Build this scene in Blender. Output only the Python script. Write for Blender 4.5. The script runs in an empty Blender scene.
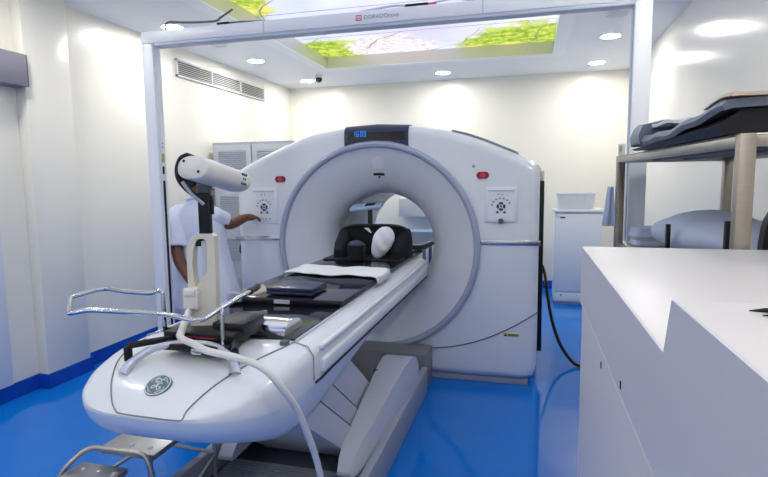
import bpy, bmesh, math, random
from mathutils import Vector, Matrix
random.seed(7)
PI = math.pi
C = bpy.context.scene.collection
S = bpy.context.scene

# ------------------------------------------------------------------ camera
right = Vector((0.966, 0.2585, -0.011)); fwd = Vector((-0.2588, 0.9598, -0.1081))
fwd.normalize(); right = (right - fwd * right.dot(fwd)).normalized(); up = right.cross(fwd)
cam = bpy.data.cameras.new('camera'); cam.sensor_width = 36; cam.lens = 36 * 540 / 768; cam.clip_start = .05
camo = bpy.data.objects.new('camera', cam); C.objects.link(camo)
m = Matrix((right, up, -fwd)).transposed().to_4x4(); m.translation = (0, 0, 1.52)
camo.matrix_world = m; S.camera = camo
# ------------------------------------------------------------------ world, exposure
w = bpy.data.worlds.new('world'); S.world = w; w.use_nodes = True
w.node_tree.nodes['Background'].inputs[0].default_value = (.8, .85, 1, 1)
w.node_tree.nodes['Background'].inputs[1].default_value = .3
S.view_settings.view_transform = 'Standard'; S.view_settings.look = 'None'
S.view_settings.exposure = 0.35; S.view_settings.gamma = 1; S.view_settings.use_curve_mapping = False
S.cycles.max_bounces = 8; S.cycles.diffuse_bounces = 6; S.cycles.sample_clamp_indirect = 6
LAMP = 120.0      # radiance of the downlights' diffusers
LAMP2 = 100.0     # the same at the near end, where unseen downlights are added as fill
SKY = 1.12        # radiance of the picture panel

# ------------------------------------------------------------------ materials
def mat(name, col, rough=.5, metal=0., var=.04, scale=6., bump=0., bscale=60., coat=0., emit=None, spec=.5, stretch=None):
    M = bpy.data.materials.new(name); M.use_nodes = True
    nt = M.node_tree; b = nt.nodes['Principled BSDF']
    b.inputs['Roughness'].default_value = rough; b.inputs['Metallic'].default_value = metal
    b.inputs['Coat Weight'].default_value = coat; b.inputs['Coat Roughness'].default_value = .06
    b.inputs['Specular IOR Level'].default_value = spec
    tc = nt.nodes.new('ShaderNodeTexCoord')
    mp = nt.nodes.new('ShaderNodeMapping'); nt.links.new(tc.outputs['Object'], mp.inputs[0])
    if stretch: mp.inputs['Scale'].default_value = stretch
    nz = nt.nodes.new('ShaderNodeTexNoise'); nz.inputs['Scale'].default_value = scale; nz.inputs['Detail'].default_value = 3
    nt.links.new(mp.outputs[0], nz.inputs['Vector'])
    mx = nt.nodes.new('ShaderNodeMix'); mx.data_type = 'RGBA'
    nt.links.new(nz.outputs[0], mx.inputs['Factor'])
    mx.inputs['A'].default_value = (*[c * (1 - var) for c in col], 1)
    mx.inputs['B'].default_value = (*[min(1, c * (1 + var)) for c in col], 1)
    nt.links.new(mx.outputs['Result'], b.inputs['Base Color'])
    if bump:
        n2 = nt.nodes.new('ShaderNodeTexNoise'); n2.inputs['Scale'].default_value = bscale
        nt.links.new(mp.outputs[0], n2.inputs['Vector'])
        bp = nt.nodes.new('ShaderNodeBump'); bp.inputs['Strength'].default_value = bump; bp.inputs['Distance'].default_value = .01
        nt.links.new(n2.outputs[0], bp.inputs['Height']); nt.links.new(bp.outputs[0], b.inputs['Normal'])
    if emit:
        b.inputs['Emission Color'].default_value = (*emit[0], 1); b.inputs['Emission Strength'].default_value = emit[1]
    return M

m_wall = mat('cream_panel', (.86, .835, .74), .32, var=.015, scale=1.2)
m_wallr = mat('glossy_cream_panel', (.86, .84, .775), .18, var=.015, scale=1.2, bump=.05, bscale=2.0)
m_ceil = mat('ceiling_paint', (.90, .905, .92), .6, var=.01)
m_floor = mat('blue_epoxy', (.003, .165, .62), .09, var=.08, scale=1.0, coat=0., bump=.012, bscale=3, spec=.32)
m_base = mat('blue_cove', (.006, .07, .45), .25, var=.05)
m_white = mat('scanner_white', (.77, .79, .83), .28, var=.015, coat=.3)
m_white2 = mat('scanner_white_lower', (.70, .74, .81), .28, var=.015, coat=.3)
m_bore = mat('bore_white', (.68, .71, .77), .35, var=.015)
m_rearbore = mat('bore_rear', (.68, .72, .70), .15, var=.02)
m_ring = mat('ring_lavender', (.36, .40, .52), .3, var=.02)
m_dark = mat('charcoal', (.018, .018, .024), .4, var=.1, spec=.3)
m_black = mat('black_plastic', (.009, .009, .012), .38, var=.1, spec=.3)
m_blackg = mat('black_gloss', (.008, .008, .015), .07, var=.1, coat=.15, spec=.4)
m_fabric = mat('black_fabric', (.007, .007, .010), .75, var=.2, spec=.25, bump=.3, bscale=120)
m_navy = mat('navy_plastic', (.015, .025, .075), .3, var=.08)
m_grey = mat('grey_plastic', (.34, .36, .43), .45, var=.03)
m_lgrey = mat('light_grey_plastic', (.56, .58, .66), .4, var=.03)
m_taupe = mat('taupe_plastic', (.22, .22, .235), .5, var=.04)
m_dgrey = mat('dark_grey_plastic', (.10, .11, .14), .5, var=.05)
m_purple = mat('grey_purple_panel', (.20, .19, .25), .5, var=.04, scale=40)
m_chrome = mat('chrome', (.62, .64, .68), .15, 1., var=.04)
m_steel = mat('brushed_steel', (.42, .41, .38), .36, 1., var=.12, scale=8, stretch=(40, 1, 1))
m_steelw = mat('stainless_post', (.34, .31, .27), .38, 1., var=.12, scale=8, stretch=(1, 1, 20))
m_silver = mat('silver_paint', (.55, .57, .66), .3, .5, var=.03)
m_trim = mat('white_trim', (.94, .95, .96), .4, var=.01)
m_alu = mat('white_aluminium', (.78, .80, .85), .35, var=.015)
m_alu2 = mat('rail_grey', (.46, .51, .62), .4, var=.03)
m_beige = mat('beige_plastic', (.70, .67, .57), .4, var=.03)
m_head = mat('warm_white_plastic', (.74, .72, .67), .35, var=.02)
m_cable = mat('cable_white', (.74, .73, .68), .4, var=.02)
m_red = mat('dark_red_button', (.30, .01, .025), .3, var=.1)
m_redlamp = mat('red_mark', (.65, .05, .09), .4, var=.05)
m_yellow = mat('yellow_label', (.60, .45, .06), .5, var=.08)
m_green = mat('yellow_green_label', (.42, .45, .08), .5, var=.08)
m_cloth = mat('white_sheet', (.76, .76, .77), .85, var=.03, bump=.25, bscale=25)
m_pillow = mat('pale_blue_pillow', (.48, .54, .66), .8, var=.06, bump=.3, bscale=14)
m_wpillow = mat('white_pillow', (.74, .74, .80), .85, var=.03, bump=.3, bscale=18)
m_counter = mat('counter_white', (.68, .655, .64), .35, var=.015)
m_cside_shade = mat('counter_side_shaded', (.60, .59, .62), .4, var=.015)  # shade of the side faces is put into this darker, bluer white
m_cab = mat('cabinet_white', (.74, .77, .80), .35, var=.015)
m_locker = mat('locker_grey', (.50, .53, .57), .45, var=.02)
m_lockd = mat('locker_frame', (.36, .40, .46), .45, var=.02)
m_vent = mat('vent_white', (.66, .65, .63), .45, var=.03)
m_skin = mat('brown_skin', (.16, .062, .032), .5, var=.08, scale=20)
m_hair = mat('black_hair', (.008, .007, .008), .5, var=.2, bump=.4, bscale=150)
m_coat = mat('white_coat', (.68, .72, .86), .85, var=.03, bump=.35, bscale=12)
m_trouser = mat('dark_trousers', (.02, .025, .05), .8, var=.1)
m_shoe = mat('black_shoe', (.01, .01, .012), .4, var=.1)
m_padblue = mat('pad_blue', (.33, .45, .62), .35, var=.03)
m_vinyl = mat('slate_vinyl', (.15, .175, .235), .38, var=.15, scale=9, bump=.5, bscale=10)
m_tan = mat('tan_top', (.55, .46, .36), .45, var=.08)
m_emblem = mat('emblem_teal', (.13, .19, .22), .4, var=.05)
m_script = mat('emblem_silver', (.62, .68, .72), .35, var=.03)
m_blue7 = mat('blue_digits', (.02, .2, .7), .5, emit=((.02, .28, 1.0), .8))
m_lamp = mat('lamp_diffuser', (.9, .9, .9), .5, emit=((1, .97, .92), LAMP))
m_lamp2 = mat('lamp_diffuser_near_fill', (.9, .9, .9), .5, emit=((1, .97, .92), LAMP2))
m_text = mat('grey_print', (.30, .33, .40), .5, var=.02)
m_key = mat('key_grey', (.34, .36, .46), .5, var=.03)
m_keyd = mat('key_dark', (.05, .06, .12), .5, var=.03)
m_recess = mat('recess_gloss', (.78, .74, .66), .12, var=.02)
m_lens = mat('dome_lens', (.01, .01, .012), .1, var=.1)
m_tread = mat('aluminium_tread', (.42, .43, .44), .36, .9, var=.1, scale=30)

# a picture of sky, blossom and leaves, lit from behind
def panel_mat():
    M = bpy.data.materials.new('sky_picture'); M.use_nodes = True
    nt = M.node_tree; N = nt.nodes; L = nt.links
    N.remove(N['Principled BSDF']); out = N['Material Output']
    geo = N.new('ShaderNodeNewGeometry'); sep = N.new('ShaderNodeSeparateXYZ'); L.new(geo.outputs['Position'], sep.inputs[0])
    def noise(s, d=4, rough=.6):
        n = N.new('ShaderNodeTexNoise'); n.inputs['Scale'].default_value = s; n.inputs['Detail'].default_value = d
        n.inputs['Roughness'].default_value = rough; L.new(geo.outputs['Position'], n.inputs['Vector']); return n.outputs[0]
    def math_(op, a, b=None, clamp=False):
        n = N.new('ShaderNodeMath'); n.operation = op; n.use_clamp = clamp
        for i, v in enumerate((a, b)):
            if v is None: continue
            if isinstance(v, (int, float)): n.inputs[i].default_value = v
            else: L.new(v, n.inputs[i])
        return n.outputs[0]
    def mix(f, a, b):
        n = N.new('ShaderNodeMix'); n.data_type = 'RGBA'
        L.new(f, n.inputs['Factor'])
        for k, v in (('A', a), ('B', b)):
            if isinstance(v, tuple): n.inputs[k].default_value = (*v, 1)
            else: L.new(v, n.inputs[k])
        return n.outputs['Result']
    def step(v, lo, hi):
        n = N.new('ShaderNodeMapRange'); n.interpolation_type = 'SMOOTHSTEP'
        n.inputs['From Min'].default_value = lo; n.inputs['From Max'].default_value = hi
        L.new(v, n.inputs['Value']); return n.outputs[0]
    def blob(x, y, rx, ry):     # 1 at the middle, 0 at the rim
        dx = math_('DIVIDE', math_('SUBTRACT', sep.outputs[0], x), rx); dy = math_('DIVIDE', math_('SUBTRACT', sep.outputs[1], y), ry)
        d = math_('ADD', math_('MULTIPLY', dx, dx), math_('MULTIPLY', dy, dy))
        return math_('SUBTRACT', 1.0, math_('SQRT', d), True)
    def add(*a):
        r = a[0]
        for b in a[1:]: r = math_('MAXIMUM', r, b)
        return r
    sky = mix(step(noise(.55, 3), .38, .66), (.52, .57, .80), (.74, .77, .84))
    sky = mix(math_('MULTIPLY', blob(-1.1, 5.4, 1.0, 1.2), .8), sky, (.54, .48, .80))
    n1 = noise(5.5, 6, .7)
    fol = add(blob(-2.3, 6.3, .85, .9), blob(.1, 6.4, 1.25, 1.1), blob(-2.5, 4.0, .50, 1.1), blob(.3, 3.6, .5, 1.2), blob(-2.4, 2.0, .4, 1.0))
    mask = step(math_('ADD', math_('MULTIPLY', fol, 1.1), math_('MULTIPLY', n1, .9)), .70, .86)
    leaf = mix(step(noise(11, 5, .7), .40, .62), (.22, .36, .04), (.56, .64, .12))
    leaf = mix(step(noise(3.0, 2), .52, .70), leaf, (.68, .64, .18))
    col = mix(mask, sky, leaf)
    bl = add(blob(-1.55, 6.2, .75, .8), blob(-1.7, 3.6, .9, .8))
    bmask = step(math_('ADD', bl, math_('MULTIPLY', noise(9, 5, .7), 1.0)), .75, .92)
    blossom = mix(step(noise(16, 4, .7), .45, .60), (.78, .76, .82), (.60, .50, .54))
    col = mix(bmask, col, blossom)
    br = N.new('ShaderNodeTexWave'); br.inputs['Scale'].default_value = .55; br.inputs['Distortion'].default_value = 9; br.inputs['Detail'].default_value = 3
    br.wave_type = 'BANDS'; br.bands_direction = 'DIAGONAL'; L.new(geo.outputs['Position'], br.inputs['Vector'])
    brm = math_('MULTIPLY', step(br.outputs[1],   .9982, 1.0), step(math_('MAXIMUM', fol, bl), .05, .3))
    col = mix(brm, col, (.28, .20, .18))
    e = N.new('ShaderNodeEmission'); L.new(col, e.inputs[0]); e.inputs[1].default_value = SKY
    L.new(e.outputs[0], out.inputs[0]); return M
m_panel = panel_mat()

# ------------------------------------------------------------------ mesh helpers
def NB(): return bmesh.new()
def box(bm, a, b, bev=0., seg=2):
    x0, y0, z0 = [min(a[i], b[i]) for i in range(3)]; x1, y1, z1 = [max(a[i], b[i]) for i in range(3)]
    v = [bm.verts.new(p) for p in ((x0,y0,z0),(x1,y0,z0),(x1,y1,z0),(x0,y1,z0),(x0,y0,z1),(x1,y0,z1),(x1,y1,z1),(x0,y1,z1))]
    f = [bm.faces.new([v[i] for i in q]) for q in ((3,2,1,0),(4,5,6,7),(0,1,5,4),(1,2,6,5),(2,3,7,6),(3,0,4,7))]
    if bev > 0:
        es = list({e for q in f for e in q.edges})
        bmesh.ops.bevel(bm, geom=es, offset=bev, segments=seg, affect='EDGES', profile=.5)
    return bm
def loft(bm, rings, cap0=True, cap1=True, closed=True):
    R = [[bm.verts.new(p) for p in r] for r in rings]; n = len(R[0])
    for a, b in zip(R, R[1:]):
        for i in range(n if closed else n - 1):
            j = (i + 1) % n
            try: bm.faces.new((a[i], a[j], b[j], b[i]))
            except ValueError: pass
    if cap0: bm.faces.new(R[0][::-1])
    if cap1: bm.faces.new(R[-1])
    return bm
def smooth_path(pts, n=6):
    P = [Vector(p) for p in pts]; out = []
    for i in range(len(P) - 1):
        p0 = P[max(i-1, 0)]; p1 = P[i]; p2 = P[i+1]; p3 = P[min(i+2, len(P)-1)]
        for k in range(n):
            t = k / n
            out.append(.5 * ((2*p1) + (p2-p0)*t + (2*p0-5*p1+4*p2-p3)*t*t + (3*p1-p0-3*p2+p3)*t**3))
    out.append(P[-1]); return out
def tube(bm, pts, r, seg=10, smooth=0, squash=None):
    P = smooth_path(pts, smooth) if smooth else [Vector(p) for p in pts]
    rings = []; nrm = None
    for i, p in enumerate(P):
        t = (P[min(i+1, len(P)-1)] - P[max(i-1, 0)]).normalized()
        if nrm is None:
            nrm = t.orthogonal().normalized()
        nrm = (nrm - t * nrm.dot(t))
        if nrm.length < 1e-5: nrm = t.orthogonal()
        nrm.normalize(); bi = t.cross(nrm)
        rr = r[i] if isinstance(r, (list, tuple)) else r
        rings.append([p + (nrm * math.cos(2*PI*k/seg) + bi * math.sin(2*PI*k/seg)) * rr for k in range(seg)])
    return loft(bm, rings)
def fillet(pts, rad, n=5):          # rounds the corners of a polyline
    P = [Vector(p) for p in pts]; out = [P[0]]
    for a, b, c in zip(P, P[1:], P[2:]):
        d1 = (a - b); d2 = (c - b); r = min(rad, d1.length * .45, d2.length * .45)
        s = b + d1.normalized() * r; e = b + d2.normalized() * r
        for k in range(n + 1):
            t = k / n; out.append(s*(1-t)**2 + b*2*t*(1-t) + e*t*t)
    out.append(P[-1]); return out
def prism(bm, poly, axis, a, b, bev=0.):
    """poly: 2-D points in the two other axes (in xyz order); runs along axis from a to b"""
    def P(q, h): return {'x': (h, q[0], q[1]), 'y': (q[0], h, q[1]), 'z': (q[0], q[1], h)}[axis]
    n0 = set(bm.edges)
    loft(bm, [[P(q, a) for q in poly], [P(q, b) for q in poly]])
    if bev:
        es = [e for e in bm.edges if e not in n0]
        bmesh.ops.bevel(bm, geom=es, offset=bev, segments=2, affect='EDGES', profile=.5)
    return bm
def lathe(bm, prof, origin, axis='z', seg=32, close=False):
    O = Vector(origin); rings = []
    for r, h in prof:
        ring = []
        for k in range(seg):
            c, s = r * math.cos(2*PI*k/seg), r * math.sin(2*PI*k/seg)
            ring.append(O + Vector({'z': (c, s, h), 'y': (c, h, s), 'x': (h, c, s)}[axis]))
        rings.append(ring)
    return loft(bm, rings, cap0=not close and prof[0][0] > 1e-4, cap1=not close and prof[-1][0] > 1e-4)
def ellipsoid(bm, c, r, seg=16, rings=10, rot=None):
    M = Matrix.Translation(c) @ (rot.to_4x4() if rot else Matrix()) @ Matrix.Diagonal((*r, 1))
    bmesh.ops.create_uvsphere(bm, u_segments=seg, v_segments=rings, radius=1, matrix=M); return bm
LOC = {}
def obj(name, bm, material, parent=None, ang=38):
    o = finish(bpy.data.meshes.new(name), name, bm, material, parent, ang); return o
def finish(me, name, bm, material, parent, ang):
    base = LOC.get(parent.name, Vector()) if parent else Vector()
    bmesh.ops.recalc_face_normals(bm, faces=bm.faces)
    if base.length: bmesh.ops.translate(bm, verts=bm.verts, vec=-base)
    lim = math.radians(ang)
    for f in bm.faces: f.smooth = True
    for e in bm.edges:
        if len(e.link_faces) == 2 and e.calc_face_angle(0) > lim: e.smooth = False
    bm.to_mesh(me); bm.free()
    me.materials.append(material)
    o = bpy.data.objects.new(name, me); C.objects.link(o)
    if parent: o.parent = parent; LOC[o.name] = base
    return o
def tag(o, label, cat, group=None):
    o['label'] = label; o['category'] = cat
    if group: o['group'] = group
    return o
def thing(name, label, cat, loc=(0, 0, 0), group=None):
    o = bpy.data.objects.new(name, None); C.objects.link(o); o.empty_display_size = .1
    o.location = loc; LOC[o.name] = Vector(loc); return tag(o, label, cat, group)
def struct(name, bm, material, parent=None):
    o = obj(name, bm, material, parent)
    if not parent: o['kind'] = 'structure'
    return o
def text(name, s, size, M, material, parent, ext=.0008):
    cu = bpy.data.curves.new(name, 'FONT'); cu.body = s; cu.size = size; cu.extrude = ext; cu.align_x = 'CENTER'; cu.align_y = 'CENTER'
    t = bpy.data.objects.new(name, cu); C.objects.link(t)
    me = bpy.data.meshes.new_from_object(t.evaluated_get(bpy.context.evaluated_depsgraph_get()))
    bpy.data.objects.remove(t)
    bm = bmesh.new(); bm.from_mesh(me); bm.transform(M)
    return obj(name, bm, material, parent)
def copy_tree(o, delta, label=None, group=None):
    r = o.copy(); C.objects.link(r); r.location = o.location + Vector(delta)
    if label: r['label'] = label
    if group: r['group'] = group
    for ch in list(o.children):
        c = ch.copy(); C.objects.link(c); c.parent = r
        for g in list(ch.children):
            d = g.copy(); C.objects.link(d); d.parent = c
    return r

# ------------------------------------------------------------------ the room
XL, XR, YB, YF, H = -3.52, 1.22, 7.70, -1.60, 2.90
struct('floor', box(NB(), (XL-.2, YF-.2, -.1), (XR+.2, YB+.2, 0)), m_floor)
struct('wall_back', box(NB(), (XL-.2, YB, 0), (XR+.2, YB+.15, H+.3)), m_wall)
struct('wall_front', box(NB(), (XL-.2, YF-.15, 0), (XR+.2, YF, H+.3)), m_wall)
struct('wall_right', box(NB(), (XR, YF, 0), (XR+.15, YB, H+.3)), m_wallr)
bm = NB(); box(bm, (XL-.15, YF, 0), (XL, YB, H+.3)); struct('wall_left', bm, m_wall)
struct('pillar_left', box(NB(), (XL, 3.10, 0), (XL+.09, 3.50, H), .006), m_wall)
# ceiling with the sunken picture panel
RX0, RX1, RY0, RY1, RZ = -2.45, .22, .30, 6.46, 3.03  # the panel's unseen near end is lengthened for more even light
bm = NB()
box(bm, (XL-.15, YF-.15, H), (RX0-.02, YB+.15, H+.08)); box(bm, (RX1+.02, YF-.15, H), (XR+.15, YB+.15, H+.08))
box(bm, (RX0-.02, YF-.15, H), (RX1+.02, RY0-.02, H+.08)); box(bm, (RX0-.02, RY1+.02, H), (RX1+.02, YB+.15, H+.08))
struct('ceiling', bm, m_ceil)
bm = NB(); t = .13
box(bm, (RX0-t, RY0-t, H-.012), (RX0, RY1+t, H)); box(bm, (RX1, RY0-t, H-.012), (RX1+t, RY1+t, H))
box(bm, (RX0, RY0-t, H-.012), (RX1, RY0, H)); box(bm, (RX0, RY1, H-.012), (RX1, RY1+t, H))
struct('trim_1', bm, m_trim)
bm = NB()
box(bm, (RX0-.02, RY0-.02, H+.001), (RX0, RY1+.02, RZ)); box(bm, (RX1, RY0-.02, H+.001), (RX1+.02, RY1+.02, RZ))
box(bm, (RX0, RY0-.02, H+.001), (RX1, RY0, RZ)); box(bm, (RX0, RY1, H+.001), (RX1, RY1+.02, RZ))
struct('trim_2', bm, m_recess)
pl = thing('ceiling_light_panel', 'large backlit picture panel of sky, blossom and green leaves sunk into the ceiling', 'ceiling light', ((RX0+RX1)/2, (RY0+RY1)/2, RZ))
obj('picture_diffuser', box(NB(), (RX0-.02, RY0-.02, RZ), (RX1+.02, RY1+.02, RZ+.03)), m_panel, pl)
bm = NB()
for k in range(1, 7): box(bm, (RX0, RY0+(RY1-RY0)*k/7-.004, RZ-.003), (RX1, RY0+(RY1-RY0)*k/7+.004, RZ-.0005))
obj('panel_joint', bm, m_lgrey, pl)
# blue cove baseboards
bm = NB(); box(bm, (XL, YF, 0), (XL+.014, 3.10, .11)); box(bm, (XL+.09, 3.10, 0), (XL+.104, 3.50, .11)); box(bm, (XL, 3.086, 0), (XL+.104, 3.10, .11))
box(bm, (XL, 3.50, 0), (XL+.104, 3.514, .11)); box(bm, (XL, 3.5, 0), (XL+.014, YB, .11)); struct('baseboard_left', bm, m_base)
struct('baseboard_back', box(NB(), (XL, YB-.014, 0), (XR, YB, .11)), m_base)
struct('baseboard_right', box(NB(), (XR-.014, YF, 0), (XR, YB, .11)), m_base)
# panel joints of the wall cladding
bm = NB()
for y in (.9, 2.0, 4.55, 5.7, 6.85): box(bm, (XL, y-.003, .11), (XL+.002, y+.003, H))
struct('trim_3', bm, m_wall)

# downlights
def downlight(x, y, label, lamp=None):
    d = thing('downlight', label, 'ceiling light', (x, y, H), 'round recessed downlights')
    obj('trim_ring', lathe(NB(), [(.088, -.001), (.104, -.001), (.104, -.008), (.098, -.013), (.088, -.011), (.088, -.001)], (x, y, H), close=True), m_alu, d)
    obj('diffuser', lathe(NB(), [(.0001, -.009), (.089, -.009), (.089, -.002), (.0001, -.002)], (x, y, H), seg=28), lamp or m_lamp, d)
    return d
d0 = downlight(-3.06, 5.79, 'round lit downlight over the wall grille, on the left strip of ceiling')
for x, y, l in ((-2.99, 7.13, 'round lit downlight beside the dome camera in the back left corner'),
                (-1.116, 7.16, 'round lit downlight in the middle of the back strip of ceiling, behind the picture panel'),
                (.738, 5.85, 'round lit downlight nearest the right post, on the right strip of ceiling'),
                (.754, 7.13, 'round lit downlight in the back right of the ceiling, above the small white cabinet'),
                (-3.10, 4.33, 'round lit downlight above the beam at its left end')):
    copy_tree(d0, (x+3.06, y-5.79, 0), l)
d1 = downlight(-3.05, 2.55, 'round lit downlight on the left strip of ceiling, in front of the portal', m_lamp2)  # out of view; the copies below are added to fill the room from behind
for x, y, l in ((.75, 2.55, 'added fill downlight over the right wall, in front of the portal'),
                (-3.0, .5, 'added fill downlight over the left wall at the near end of the room'),
                (.75, .5, 'added fill downlight over the white counter'),
                (-3.0, -.8, 'added fill downlight in the near left corner of the ceiling'),
                (-1.12, -.8, 'added fill downlight in the middle of the near end of the ceiling'),
                (.75, -.8, 'added fill downlight in the near right corner of the ceiling')):
    copy_tree(d1, (x+3.05, y-2.55, 0), l)
def speaker_disc(x, y, label):
    d = thing('ceiling_speaker', label, 'speaker', (x, y, H), 'flat round ceiling speakers')
    obj('rim', lathe(NB(), [(.085, -.001), (.10, -.001), (.10, -.008), (.085, -.008)], (x, y, H), close=True), m_alu, d)
    obj('grille', lathe(NB(), [(.0001, -.010), (.07, -.009), (.086, -.006), (.086, -.001), (.0001, -.001)], (x, y, H)), m_lgrey, d)
speaker_disc(-3.06, 5.02, 'flat grey round speaker on the left strip of ceiling behind the beam')
speaker_disc(.69, 5.13, 'flat grey round speaker on the right strip of ceiling beside the right post')
dc = thing('dome_camera', 'small black dome camera hanging from the ceiling near the back left corner', 'camera', (-2.71, 6.84, H))
obj('mount', lathe(NB(), [(.0001, -.001), (.05, -.001), (.05, -.03), (.045, -.036), (.0001, -.036)], (-2.71, 6.84, H)), m_head, dc)
bm = NB(); ellipsoid(bm, (-2.71, 6.84, H-.055), (.045, .045, .04)); obj('lens_dome', bm, m_lens, dc)

# air grille high on the left wall
ag = thing('air_grille', 'long white louvred air grille high on the left wall', 'vent', (XL, 5.80, 2.68))
bm = NB(); Y0, Y1, Z0, Z1 = 4.93, 6.83, 2.60, 2.775
box(bm, (XL, Y0, Z0), (XL+.022, Y1, Z0+.018)); box(bm, (XL, Y0, Z1-.018), (XL+.022, Y1, Z1))
for y in (Y0, Y1-.018, Y0+(Y1-Y0)/3, Y0+(Y1-Y0)*2/3): box(bm, (XL, y, Z0), (XL+.022, y+.018, Z1))
obj('frame', bm, m_vent, ag)
obj('backing', box(NB(), (XL, Y0+.01, Z0+.01), (XL+.003, Y1-.01, Z1-.01)), m_dgrey, ag)
for k in range(7):
    z = Z0 + .026 + k*.0205
    prof = [(XL+.004, z+.012), (XL+.02, z), (XL+.02, z+.003), (XL+.004, z+.015)]
    obj('louvre', prism(NB(), prof, 'y', Y0+.012, Y1-.012), m_vent, ag)

# sliding door gear on the near left wall
hd = thing('door_header', 'grey purple box rail fixed high on the left wall at the picture edge', 'door rail', (XL, 2.3, 2.19))
obj('housing', box(NB(), (XL+.001, 1.2, 2.19), (XL+.135, 3.085, 2.41), .006), m_purple, hd)
obj('end_cap', box(NB(), (XL+.001, 3.085, 2.192), (XL+.133, 3.092, 2.408)), m_dgrey, hd)
dr = struct('door_1', box(NB(), (XL, 1.3, .12), (XL+.045, 2.86, 2.18), .004), m_cab)
obj('knob', lathe(NB(), [(.0001, .02), (.016, .018), (.018, 0), (.0001, 0)], (XL+.045, 2.78, 1.08), 'x', 14), m_lgrey, dr)

# ------------------------------------------------------------------ portal frame with moving lasers
PY, PD = 3.20, .085
pf = thing('laser_portal', 'tall white aluminium portal frame standing across the room in front of the scanner', 'frame', (-.955, PY, 0))
PL, PR, PT = -2.537, .608, 2.522
for x0, x1, inner, nm in ((PL, PL+.085, 1, 'post'), (PR-.088, PR, -1, 'post')):
    p = obj(nm, box(NB(), (x0, PY, 0), (x1, PY+PD, PT-.078), .006), m_alu, pf)
    xi = x1 if inner == 1 else x0
    obj('rail', box(NB(), (xi-.003*inner, PY+.022, .02), (xi+.006*inner, PY+PD-.02, PT-.085)), m_alu2 if inner == -1 else m_alu, p)
    if inner == 1:
        obj('slot', box(NB(), (xi, PY+.028, .35), (xi+.008, PY+.05, 1.53)), m_black, p)
        obj('label', box(NB(), (xi, PY+.026, 1.655), (xi+.008, PY+.054, 1.715)), m_green, p)
        obj('window', box(NB(), (xi, PY+.028, 1.575), (xi+.008, PY+.052, 1.63), .004), m_black, p)
        bm = NB()
        for zz in (1.76, 1.785): lathe(bm, [(.0001, .008), (.006, .008), (.006, 0), (.0001, 0)], (xi, PY+.04, zz), 'x', 8)
        obj('mark', bm, m_text, p)
    obj('foot_plate', box(NB(), (x0-.05, PY-.02, 0), (x1+.05, PY+PD+.06, .012), .004), m_lgrey, pf)
beam = obj('crossbeam', box(NB(), (PL, PY-.002, PT-.078), (PR, PY+PD, PT), .006), m_alu, pf)
obj('rail', box(NB(), (PL+.095, PY+.004, PT-.098), (PR-.088, PY+PD-.004, PT-.075), .003), m_alu2, beam)
for x in (-1.63, -.272): obj('joint', box(NB(), (x-.004, PY-.004, PT-.075), (x+.004, PY, PT-.002)), m_lgrey, beam)
R = Matrix.Rotation(PI/2, 4, 'X')
bm = NB(); lx, lz = -1.004, PT-.040
box(bm, (lx-.018, PY-.0045, lz-.016), (lx+.018, PY-.002, lz+.016)); lg = obj('logo', bm, m_redlamp, beam)
bm = NB()
for k in (-1, 0, 1): box(bm, (lx+k*.010-.0035, PY-.0060, lz-.0015), (lx+k*.010+.0035, PY-.0043, lz+.009))
box(bm, (lx-.013, PY-.006, lz-.010), (lx+.013, PY-.0043, lz-.006)); obj('logo_mark', bm, m_alu, lg)
text('lettering', 'DORADOnova', .034, Matrix.Translation((lx+.14, PY-.0035, lz)) @ R, m_text, beam)
# laser heads and cables on top of the beam
for cx, w, lab in ((-.657, .07, 0), (-1.93, .045, 1)):
    bm = NB(); box(bm, (cx-w, PY+.02, PT), (cx+w, PY+.05, PT+.022), .006)
    obj('connector', bm, m_black, beam)
bm = NB(); tube(bm, [(-2.375, PY+.05, PT+.004), (-2.375, PY+.05, PT+.045), (-2.34, PY+.05, PT+.062), (-2.2, PY+.04, PT+.045), (-2.0, PY+.035, PT+.035), (-1.95, PY+.035, PT+.055), (-1.86, PY+.03, PT+.095)], .007, 8, 6)
tube(bm, [(-1.90, PY+.035, PT+.016), (-1.78, PY+.04, PT+.016), (-1.60, PY+.045, PT+.006)], .006, 8, 6); obj('cable', bm, m_dgrey, beam)
bm = NB(); tube(bm, [(-1.0, PY+.035, PT+.006), (-.80, PY+.035, PT+.022), (-.70, PY+.035, PT+.012)], .007, 8, 6)
tube(bm, [(-.60, PY+.035, PT+.012), (-.45, PY+.04, PT+.03), (-.30, PY+.045, PT+.006)], .006, 8, 6); obj('cable', bm, m_alu2, beam)
obj('plug_tip', box(NB(), (-.588, PY+.022, PT+.003), (-.54, PY+.048, PT+.019), .004), m_redlamp, beam)

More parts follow.
